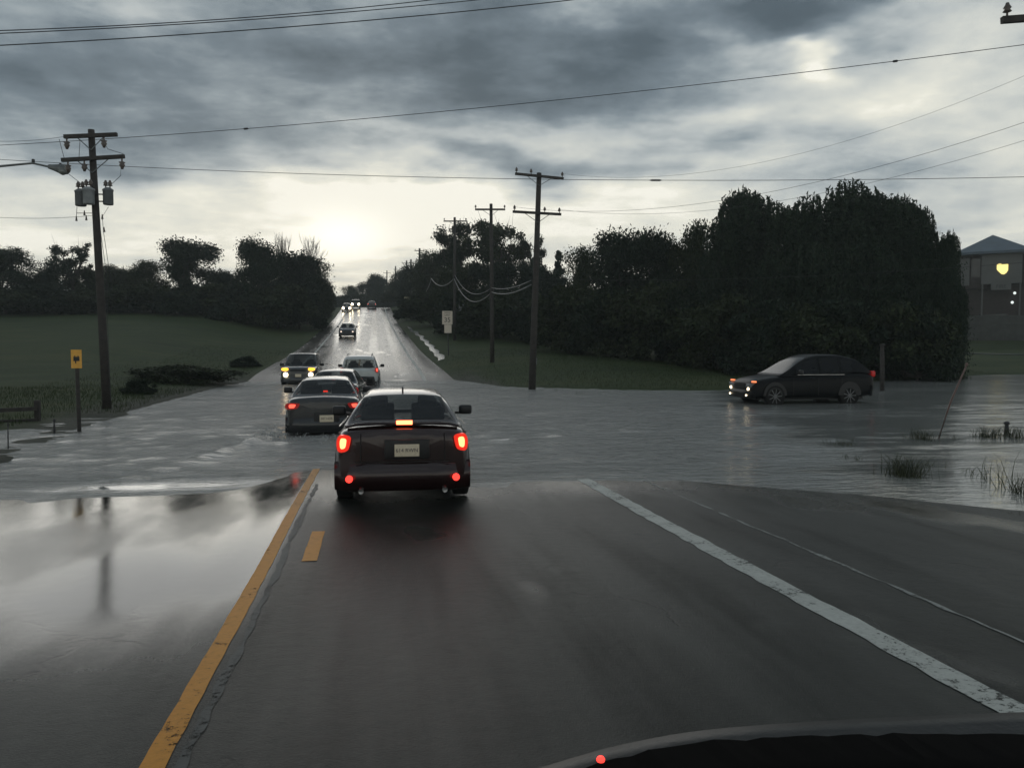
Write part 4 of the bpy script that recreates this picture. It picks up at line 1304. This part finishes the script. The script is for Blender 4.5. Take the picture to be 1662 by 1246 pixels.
def make_tree(name, seed, H, rx, ry, kind='round', leaves=9000, leaf=.26, mat='leaf', trunk=.35, base=.04, gap=.0, nblob=40):
    rng = np.random.default_rng(seed); rr = random.Random(seed)
    root = empty(name)
    blobs = []
    zc0, zc1 = H * base, H
    for i in range(nblob):
        t = rr.uniform(0, 1)
        z = lerp(zc0 + .10 * H, zc1 - .09 * H, t ** .9)
        q = (z - (zc0 + zc1) / 2) / ((zc1 - zc0) / 2)
        if kind == 'round': prof = math.sqrt(max(.10, 1 - abs(q) ** 2.4)) if q > 0 else 1.0
        elif kind == 'flat': prof = .75 + .25 * (1 - abs(q))
        elif kind == 'cone': prof = max(.06, 1 - t) * .95
        elif kind == 'bush': prof = math.sqrt(max(.08, 1 - (t * .9) ** 2))
        else: prof = math.sqrt(max(.1, 1 - abs(q) ** 3))
        an = rr.uniform(0, 2 * math.pi); rad = math.sqrt(rr.uniform(.0, 1)) * prof * .8
        br = (.40 if kind != 'cone' else .22) * min(rx, H * .5) * rr.uniform(.55, 1.15)
        if kind == 'airy': br *= .50
        blobs.append((math.cos(an) * rad * rx, math.sin(an) * rad * ry, z, br))
    top = max(blobs, key=lambda q: q[2])
    b = MB()
    lean = rr.uniform(-.03, .03) * H
    hub = Vector((lean * .4, 0, H * (.34 if kind != 'cone' else .8)))
    b.tube([(0, 0, -.4), (lean * .1, 0, H * .12), hub], [trunk, trunk * .8, trunk * .55], 9)
    nb = blobs if kind == 'airy' else blobs[::3]
    for (x, y, z, br) in nb:
        c = Vector((x, y, z)); st = hub if z > hub.z else Vector((0, 0, max(.5, z * .6)))
        mid = st.lerp(c, .5) + Vector((rr.uniform(-.06, .06) * H, rr.uniform(-.06, .06) * H, .04 * H))
        b.tube([st, mid, c], [trunk * .38, trunk * .24, trunk * .07], 5)
        if kind == 'airy':
            for _ in range(3):
                e = c + Vector((rr.gauss(0, br), rr.gauss(0, br), abs(rr.gauss(0, br))))
                b.tube([mid.lerp(c, .6), e], [trunk * .12, trunk * .03], 4)
    b.build('trunk', M['bark'], root, True)
    tot = sum(q[3] ** 2 for q in blobs)
    parts = []
    for (x, y, z, br) in blobs:
        n = int(leaves * br ** 2 / tot)
        d = rng.normal(size=(n, 3)); d /= np.linalg.norm(d, axis=1)[:, None]
        r = br * (rng.uniform(0, 1, (n, 1)) ** (1 / 2.2)) * rng.uniform(.75, 1.25, (n, 1))
        lump = 1 + .25 * np.sin(d[:, :1] * 5 + x) * np.sin(d[:, 1:2] * 6 + z)
        c = np.array([[x, y, z]]) + d * r * lump * np.array([[1, 1, .8]])
        parts.append(c)
    C = np.concatenate(parts)
    C = C[C[:, 2] > .05]
    V = leaf_quads(C, leaf, rng)
    quads_np('crown', V, M[mat], root)
    return root

def make_willow(name, seed, H, rx, ry, strands=1250, leaf=.105):
    rng = np.random.default_rng(seed); rr = random.Random(seed)
    root = empty(name)
    b = MB(); b.tube([(0, 0, -.4), (0, 0, H * .2), (.1, 0, H * .38)], [.5, .42, .32], 9)
    C, S = [], []
    domes = []
    for i in range(15):
        an = rr.uniform(0, 2 * math.pi); q = math.sqrt(rr.uniform(0, 1))
        x, y = math.cos(an) * q * rx * .78, math.sin(an) * q * ry * .78
        z = H * (1 - .48 * q ** 2) * rr.uniform(.84, 1.0); br = rx * rr.uniform(.24, .42)
        domes.append((x, y, z - br * .6, br))
        b.tube([(.1, 0, H * .36), (x * .4, y * .4, z * .7), (x, y, z - br * .5)], [.22, .13, .04], 6)
    b.build('trunk', M['bark'], root, True)
    for i in range(strands):
        x, y, z, br = domes[rr.randrange(len(domes))]
        an = rr.uniform(0, 2 * math.pi); q = rr.uniform(0, 1) ** .5
        dx, dy = math.cos(an) * q, math.sin(an) * q
        q2 = q * rr.uniform(1, 1.18); top = np.array([x + dx * br * q2 / max(q, .01), y + dy * br * q2 / max(q, .01), z + br * math.sqrt(max(0, 1 - q * q)) * .8 + rr.uniform(0, .45)])
        Ls = rr.uniform(.10, .42) * H * (.5 + .5 * q)
        if rr.random() < .35: Ls = min(top[2] - .3, Ls * 2.2)
        n = int(Ls / .085)
        t = np.linspace(0, 1, max(4, n))[:, None]
        out = np.array([dx, dy, 0]) * br * .35
        p = top + out * np.sqrt(t) + np.array([0, 0, -1]) * Ls * t ** 1.25 + rng.normal(scale=.05, size=(len(t), 3)) * (1, 1, .5)
        p[:, 0] += .12 * np.sin(t[:, 0] * 4 + i)
        C.append(p)
    # inner foliage
    for (x, y, z, br) in domes:
        n = 1300; d = rng.normal(size=(n, 3)); d /= np.linalg.norm(d, axis=1)[:, None]
        C.append(np.array([[x, y, z]]) + d * br * rng.uniform(.1, .86, (n, 1)) * np.array([[1, 1, .85]]))
        n = 900; C.append(np.stack([rng.normal(x, br * .7, n), rng.normal(y, br * .7, n), rng.uniform(.3, z, n)], 1))
    C = np.concatenate(C)
    C = C[C[:, 2] > .1]
    V = leaf_quads(C, leaf * 1.5, rng, 2.2)
    quads_np('crown', V, M['willow'], root)
    return root

def bare_tree(name, seed, H, spread, r0=.22, lo=.18):
    rr = random.Random(seed); root = empty(name); b = MB()
    def grow(p, d, L, r, lev):
        q = p + d * L
        b.tube([p, p.lerp(q, .5) + Vector((rr.gauss(0, .04), rr.gauss(0, .04), 0)) * L, q], [r, r * .8, r * .62], 5, cap=False)
        if lev == 0: return
        for _ in range(3 if lev > 1 else 4):
            nd = (d + Vector((rr.gauss(0, spread), rr.gauss(0, spread), rr.uniform(-.05, .35)))).normalized()
            grow(q if rr.random() < .6 else p.lerp(q, rr.uniform(.5, .9)), nd, L * rr.uniform(.62, .85), r * .55, lev - 1)
    grow(Vector((0, 0, -.3)), Vector((rr.uniform(-.05, .05), 0, 1)), H * .34, r0, 5)
    b.build('trunk', M['bark'], root)
    return root

LIB, SIZE = {}, {}
def lib(key, fn):
    if key not in LIB:
        LIB[key] = fn()
        P = []
        for c in children(LIB[key]):
            a = np.empty(len(c.data.vertices) * 3, dtype=np.float32); c.data.vertices.foreach_get('co', a); P.append(a.reshape(-1, 3))
        P = np.concatenate(P)
        SIZE[key] = (float(np.percentile(P[:, 2], 99.7)), float(np.percentile(np.abs(P[:, 0]), 98)))
    return LIB[key]
used = set()
def place(key, px, ytop, D, label, group, w=None, rot=None, base_y=None, cat='tree', sx=1.0):
    """stand a tree so that its top is seen at photo y = ytop; w = half width in photo pixels"""
    fn, H0_, rx0 = SPEC[key]
    first = key not in used
    proto = lib(key, fn)
    o = proto if first else copy_tree(proto)
    used.add(key); H0_, rx0 = SIZE[key]
    p = PD(px, 560, D); z0 = TZ(p.x, p.y)
    Ht = PD(px, ytop, D).z - z0
    sz = Ht / H0_
    sw = (w * D / FPX) / rx0 if w else sz
    o.location = (p.x, p.y, z0 - .1)
    o.scale = (sw, sw, sz)
    o.rotation_euler = (0, 0, rnd.uniform(0, 6.28) if rot is None else rot)
    tag(o, label, cat, group)
    return o
SPEC = {
    'rounda': (lambda: make_tree('tree', 11, 10, 4.2, 4.2, 'round', 26000, .20), 10, 4.3),
    'roundb': (lambda: make_tree('tree', 12, 10, 4.2, 4.2, 'round', 25000, .20, 'leaf2', nblob=52), 10, 4.3),
    'roundc': (lambda: make_tree('tree', 15, 10, 4.4, 4.4, 'round', 25000, .20, 'leaf', nblob=34), 10, 4.5),
    'flat': (lambda: make_tree('tree', 13, 8, 4.6, 4, 'flat', 22000, .20), 8, 4.8),
    'bush': (lambda: make_tree('shrub', 14, 4, 4, 3, 'bush', 13000, .20, trunk=.12, base=.0), 4, 4.0),
    'bushb': (lambda: make_tree('shrub', 24, 4, 4, 3, 'bush', 13000, .18, 'leaf2', trunk=.12, base=.0, nblob=50), 4, 4.0),
    'airy': (lambda: make_tree('tree', 16, 11, 5, 4, 'airy', 8000, .22, base=.38, trunk=.32, nblob=30), 11, 5.0),
    'airyb': (lambda: make_tree('tree', 17, 11, 5, 4, 'airy', 9000, .22, 'leaf2', base=.35, trunk=.30, nblob=34), 11, 5.0),
    'sparse': (lambda: make_tree('tree', 18, 9, 3.2, 3, 'airy', 2600, .20, base=.45, trunk=.26, nblob=20), 9, 3.2),
    'cone': (lambda: make_tree('tree', 19, 9, 2.0, 2.0, 'cone', 6000, .22, base=.05, trunk=.2, nblob=40), 9, 2.0),
    'wilA': (lambda: make_willow('tree', 21, 11, 4.6, 4.2), 11, 4.9),
    'wilB': (lambda: make_willow('tree', 22, 11, 4.6, 4.2), 11, 4.9),
    'bare': (lambda: bare_tree('tree', 5, 9, .30), 10.5, 3.4),
    'bareb': (lambda: bare_tree('tree', 8, 9, .26), 10.5, 3.2),
}
GL, GR, GF = 'trees along the left field', 'trees right of the road', 'far trees beyond the crest'
T = [
    ('rounda', 5, 402, 95, 'broad domed dark tree at the left edge of the skyline', GL, 46),
    ('flat', 78, 420, 98, 'flat topped dark tree left of the gnarled sparse tree', GL, 38),
    ('sparse', 120, 391, 100, 'gnarled sparse tree with open twisted branches left of the pole', GL, 30),
    ('bushb', 150, 434, 102, 'low dark tree hiding the foot of the gnarled tree', GL, 36),
    ('roundb', 182, 430, 104, 'small rounded tree just right of the transformer pole', GL, 24),
    ('roundc', 205, 436, 106, 'lowest small tree in the left skyline dip', GL, 20),
    ('roundb', 240, 424, 104, 'medium rough crowned tree left of the tall round tree', GL, 34),
    ('rounda', 312, 389, 100, 'tall lone round tree in the middle of the left field edge', GL, 47),
    ('flat', 362, 440, 106, 'low tree between the two tall left trees', GL, 30),
    ('roundc', 424, 389, 98, 'tall rounded tree left of the bare branches', GL, 36),
    ('rounda', 470, 412, 104, 'broad dense tree under the bare branches', GL, 52),
    ('roundb', 508, 424, 112, 'dense tree sloping down to the road on the left', GL, 34),
    ('roundc', 522, 446, 128, 'last lower tree where the left row meets the road', GL, 17),
    ('bareb', 462, 379, 107, 'bare pale tree with fine upright twigs, left one', GL, 24),
    ('bare', 498, 382, 109, 'bare pale tree with fine spreading twigs, right one', GL, 26),
    ('bush', 541, 476, 172, 'small bushy clump at the left foot of the crest', GL, 8),
    ('roundb', 572, 464, 215, 'small far tree straight above the oncoming headlamps', GF, 18),
    ('rounda', 600, 458, 222, 'far rounded tree above the road crest', GF, 22),
    ('roundc', 616, 446, 218, 'far peaked tree highest above the crest', GF, 18),
    ('roundb', 640, 458, 205, 'far tree joining the right hand row', GF, 20),
    ('roundc', 656, 436, 170, 'steep sided dark tree under the distant poles', GR, 20),
    ('rounda', 684, 424, 140, 'dense dark tree below the small crossarm pole', GR, 30),
    ('roundb', 704, 410, 122, 'dense tree left of the airy trees', GR, 32),
    ('airy', 738, 362, 100, 'airy tree with open limbs left of the single crossarm pole', GR, 44),
    ('airyb', 806, 357, 98, 'tallest airy tree with sky showing through behind two poles', GR, 52),
    ('airy', 862, 384, 96, 'small airy tree crown right behind the tall pole', GR, 26),
    ('roundb', 745, 430, 92, 'dense lower tree under the airy crowns, nearer the road', GR, 44),
    ('rounda', 808, 428, 90, 'dense lower tree under the tallest airy crown', GR, 52),
    ('roundc', 872, 430, 88, 'dense low tree right of the tall pole', GR, 40),
    ('cone', 906, 408, 100, 'small pointed conifer in the gap before the willows', GR, 14),
    ('roundb', 950, 402, 74, 'dark tree beginning the slope of the willow row', GR, 36),
    ('rounda', 1010, 374, 68, 'rough round tree left of the willows', GR, 52),
    ('roundc', 1072, 378, 66, 'dense tree with knobbly top left of the willows', GR, 46),
    ('roundb', 1128, 364, 64, 'dense tree touching the first willow', GR, 44),
    ('wilA', 1212, 316, 56, 'first tall weeping willow at left of the group', 'weeping willows', 72),
    ('wilB', 1300, 332, 52, 'second willow with wispy drooping top', 'weeping willows', 74),
    ('wilB', 1385, 308, 53, 'highest weeping willow above the black crossover', 'weeping willows', 86),
    ('wilA', 1452, 330, 51, 'willow with long drooping strands right of the highest', 'weeping willows', 62),
    ('wilB', 1490, 352, 50, 'last weeping willow beside the blue roofed building', 'weeping willows', 42),
]
for t in T:
    place(t[0], t[1], t[2], t[3], t[4], t[5], t[6])
T2 = ('wilA', 1530, 385, 49, 'low drooping willow tailing off beside the blue roofed building', 'weeping willows', 34)
place(*T2)
# understorey: shrubs that close the rows down to the grass
und = [
    (10, 470, 90, 48), (70, 462, 92, 50), (135, 468, 94, 40), (190, 465, 96, 44), (250, 460, 97, 48), (300, 466, 94, 44), (352, 462, 95, 46), (402, 458, 92, 44), (450, 462, 93, 46), (486, 470, 98, 34), (520, 484, 124, 15),
    (560, 480, 208, 18), (590, 478, 208, 20), (625, 474, 200, 20), (655, 470, 168, 22),
    (668, 478, 120, 26), (704, 474, 104, 34), (752, 470, 84, 46), (812, 474, 78, 56), (872, 470, 72, 50), (930, 462, 62, 54), (985, 468, 58, 52), (1050, 460, 56, 56), (1110, 470, 54, 52),
    (1165, 480, 50, 56), (1230, 488, 47, 60), (1300, 492, 46, 62), (1370, 490, 46, 62), (1440, 494, 46, 60), (1490, 494, 45, 46), (1528, 505, 47, 22)]
places = ['at the far left edge', 'below the flat topped tree', 'below the gnarled tree', 'right behind the transformer pole', 'left of the lone round tree', 'under the lone round tree', 'right of the lone round tree', 'under the tall tree left of the bare twigs', 'below the bare twigs', 'where the left row meets the verge', 'beside the left verge near the crest',
    'beyond the crest left of the road', 'beyond the crest behind the headlamps', 'beyond the crest right of the road', 'under the distant poles',
    'beside the pale hill sign', 'behind the pale hill sign', 'behind the speed limit sign', 'under the tallest airy tree', 'behind the tall pole', 'left of the rough round tree', 'under the rough round tree', 'under the knobbly tree', 'under the tree touching the willows',
    'at the left foot of the first willow', 'under the first willow', 'left of the black crossover roof', 'above the black crossover roof', 'behind the wooden post', 'under the last willow', 'next to the pale retaining walls']
for i, ((px, yt, D, w), pl) in enumerate(zip(und, places)):
    place('bush' if i % 2 else 'bushb', px, yt, D, 'dark undergrowth shrub ' + pl, 'undergrowth shrubs', w * 1.35, cat='shrub')
place('bushb', 300, 590, 39, 'wide dark bramble mound in the ditch left of the van', 'ditch shrubs', 78, rot=.2, cat='shrub')
place('bush', 228, 612, 31, 'small brown bush at the verge behind the pole', 'ditch shrubs', 30, rot=1.1, cat='shrub')
place('bush', 398, 576, 52, 'low small bush on the verge near the van', 'ditch shrubs', 26, rot=2.1, cat='shrub')

# ------------------------------------------------------------------ grass
def blades(P, h, w, rng, bend=.35):
    n = len(P)
    an = rng.uniform(0, 2 * np.pi, n); hh = h * rng.uniform(.4, 1.2, n)
    d = np.stack([np.cos(an), np.sin(an), np.zeros(n)], 1)
    la = rng.uniform(0, 2 * np.pi, n); ln = np.stack([np.cos(la), np.sin(la), np.zeros(n)], 1) * (hh * bend * rng.uniform(.2, 1.4, n))[:, None]
    up = np.array([[0, 0, 1.0]]) * hh[:, None]
    a = P - d * w; b_ = P + d * w
    m0 = P + up * .62 + ln * .38; t = P + up * .95 + ln
    m1, m2 = m0 - d * w * .75, m0 + d * w * .75
    q1 = np.stack([a, b_, m2, m1], 1); q2 = np.stack([m1, m2, t + d * w * .12, t - d * w * .12], 1)
    return np.concatenate([q1, q2], 1).reshape(-1, 3)
rng = np.random.default_rng(3)
pts = []
tries = 0
def scatter(n, xr, yr, cond):
    out = []
    for _ in range(n):
        x, y = rnd.uniform(*xr), rnd.uniform(*yr)
        z = TZ(x, y)
        if z > .03 and cond(x, y): out.append((x, y, z - .02))
    return out
pts += scatter(22000, (-26, -6), (19, 36), lambda x, y: x < LEDGE(y) - .2)
pts += scatter(10000, (-14, -6), (30, 70), lambda x, y: x < LEDGE(y) - .3)
pts += scatter(9000, (4, 16), (32, 64), lambda x, y: x > REDGE(y) + .3)
pts += scatter(16000, (10, 42), (32, 52), lambda x, y: True)
V = blades(np.array(pts), .15, .006, rng)
tag(quads_np('grass', V, M['grassb']), kind='stuff')

def tuft(px, py, wpx, h, n, label, k):
    rg = np.random.default_rng(100 + k)
    p = GZ(px, py, 0); D = (p - CAM).length; s = D / FPX
    h = h * .95; n = max(8, int(n * 1.1))
    P = np.stack([rg.normal(0, wpx * s * .36, n), rg.normal(0, .16, n), np.full(n, -.08)], 1)
    V = blades(P, h, .0045, rg, .7)
    o = quads_np('grass_tuft', V, M['reed'])
    o.location = p
    tag(o, label, 'grass tuft', 'grass tufts standing in the flood')
tf = [(1494, 712, 20, .34, 150, 'low wide tuft at the foot of the leaning stake'), (1540, 710, 12, .20, 30, 'thin tuft just right of the leaning stake'),
      (1602, 710, 20, .36, 160, 'dense tuft left of the short black stump'), (1645, 710, 22, .36, 170, 'dense tuft at the right edge by the stump'),
      (1467, 772, 34, .42, 260, 'largest bushy tuft in the middle of the flooded verge'), (1367, 722, 30, .26, 70, 'faint submerged tuft left of the largest tuft'),
      (1385, 745, 16, .20, 30, 'small faint tuft below the submerged one'), (1508, 758, 14, .24, 24, 'loose blades right of the largest tuft'),
      (1567, 765, 6, .20, 16, 'tiny tuft between the largest tuft and twin stems'), (1582, 775, 8, .34, 10, 'forked bare stems in open water'),
      (1609, 780, 9, .42, 14, 'tall thin stems in open water right'), (1630, 775, 8, .55, 6, 'tall hooked pale stem near the right edge'),
      (1655, 800, 14, .38, 90, 'dark tuft cut off by the right edge'), (1653, 838, 10, .18, 20, 'small tuft low at the right edge'),
      (1492, 790, 8, .08, 14, 'two small dark clumps under the largest tuft'), (1590, 825, 6, .06, 14, 'single floating clump low in bright water'),
      (945, 640, 30, .25, 60, 'sparse tuft at the waterline right of the tall pole'), (905, 634, 22, .2, 40, 'sparse tuft at the foot of the tall pole')]
for k, t in enumerate(tf): tuft(*t, k)

M['foam'] = pmat('splash_drops', (.42, .43, .42), .3, noise=(3, .1))
def splash(cx, cy, w, n, h, k):
    rg = np.random.default_rng(k)
    x = cx + rg.choice([-1, 1], n) * w + rg.normal(0, .14, n); y = cy + rg.normal(0, .38, n)
    return np.stack([x, y, np.abs(rg.normal(0, h, n)) + .01], 1)
sp_ = np.concatenate([splash(-1.26, 17.5, .92, 900, .10, 1), splash(-1.26, 17.2, .3, 300, .05, 2), splash(-.75, 37.3, .95, 900, .28, 3), splash(-.3, 38, 1.2, 700, .4, 4)])
tag(quads_np('water_spray', leaf_quads(sp_, .028, np.random.default_rng(9), 1.1), M['foam']), kind='stuff')

# ------------------------------------------------------------------ own bonnet at the lower right
def bonnet():
    pm = pmat('own_bonnet_paint', (.008, .009, .009), .38, spec=.30, noise=(9, .4), bump=(60, .5, .002))
    v, f = [], []
    nx, ny = 40, 24
    # outer edge seen in the photograph, as real points on the bonnet 1.25-1.5 m ahead
    edge = sinterp([(780, 1262), (870, 1240), (930, 1222), (1000, 1203), (1130, 1180), (1300, 1166), (1480, 1157), (1662, 1150), (1900, 1146)])
    pxs = [780 + (1900 - 780) * i / nx for i in range(nx + 1)]
    for j in range(ny + 1):
        t = j / ny
        for i, px in enumerate(pxs):
            e = PD(px, edge(px), 1.62)
            base = Vector((e.x * .93, e.y - .75, e.z - .085))
            q = e.lerp(base, t)
            q.z -= .03 * math.exp(-(t / .02) ** 2) - .004 * math.exp(-((t - .2) / .05) ** 2)
            v.append(q)
    k = nx + 1
    for j in range(ny):
        for i in range(nx):
            a = j * k + i; f.append((a, a + 1, a + k + 1, a + k))
    o = pyd('car_bonnet', v, f, pm, None, True)
    tag(o, 'wet black bonnet edge of the viewing vehicle at lower right', 'car bonnet')
    s = o.modifiers.new('thick', 'SOLIDIFY'); s.thickness = .012
    # raindrops standing on the paint
    b = MB(); rr = random.Random(4)
    for _ in range(150):
        i = rr.randrange(3, nx); j = rr.randrange(0, 4)
        p = v[j * k + i].lerp(v[j * k + i + 1] if i < nx else v[j * k + i], rr.random()).lerp(v[(j + 1) * k + i], rr.random()); r = rr.uniform(.0015, .005)
        b.lathe([(r, 0), (r * .9, r * .35), (r * .5, r * .6), (r * .1, r * .68)], 8, Matrix.Translation(p + Vector((0, 0, .0065))))
    w = b.build('raindrops', pmat('raindrop', (.02, .02, .02), .05, spec=.8), o, True)
    w['kind'] = 'stuff'
bonnet()
def dashboard():
    edge = sinterp([(840, 1300), (900, 1275), (960, 1241), (1040, 1221), (1130, 1204), (1300, 1194), (1500, 1190), (1662, 1190), (1900, 1196)])
    v, f = [], []; nx, ny = 40, 8
    for j in range(ny + 1):
        for i in range(nx + 1):
            px = 840 + 1060 * i / nx; e = PD(px, edge(px), .80); t = j / ny
            v.append(e + Vector((0, -.55 * t, -.10 * t * t + .004 * mnoise.noise(Vector((px * .03, j, 0))))))
    k = nx + 1
    for j in range(ny):
        for i in range(nx):
            a = j * k + i; f.append((a, a + 1, a + k + 1, a + k))
    o = pyd('dashboard', v, f, pmat('dashboard_vinyl', (.003, .003, .003), .95, spec=.05, noise=(6, .3)), None, True)
    sm = o.modifiers.new('thick', 'SOLIDIFY'); sm.thickness = .02; sm.offset = 1
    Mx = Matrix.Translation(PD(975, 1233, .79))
    MB().lathe([(.0038, -.001), (.0045, .001), (.003, .0035)], 10, Mx).build('added_red_glint', M['fogred'], o, True)  # added glowing bead, stands in for a red brake lamp reflection
    tag(o, 'black dashboard top of the viewing vehicle in the bottom corner', 'dashboard')
dashboard()

# ------------------------------------------------------------------ damp air
def haze():
    x0, x1, y0, y1, z0, z1 = -303, 303, -35, 383, -3, 29
    o = MB().box(((x0 + x1) / 2, (y0 + y1) / 2, (z0 + z1) / 2), (x1 - x0, y1 - y0, z1 - z0)).build('haze', None)
    m = bpy.data.materials.new('damp_air'); m.use_nodes = True
    t = m.node_tree; t.nodes.clear()
    pv = t.nodes.new('ShaderNodeVolumePrincipled'); out = t.nodes.new('ShaderNodeOutputMaterial')
    pv.inputs['Color'].default_value = (.80, .86, .86, 1)
    pv.inputs['Density'].default_value = .0007
    pv.inputs['Anisotropy'].default_value = .3
    t.links.new(pv.outputs[0], out.inputs['Volume'])
    o.data.materials.append(m)
    tag(o, 'thin damp air over the whole scene', kind='stuff')
haze()
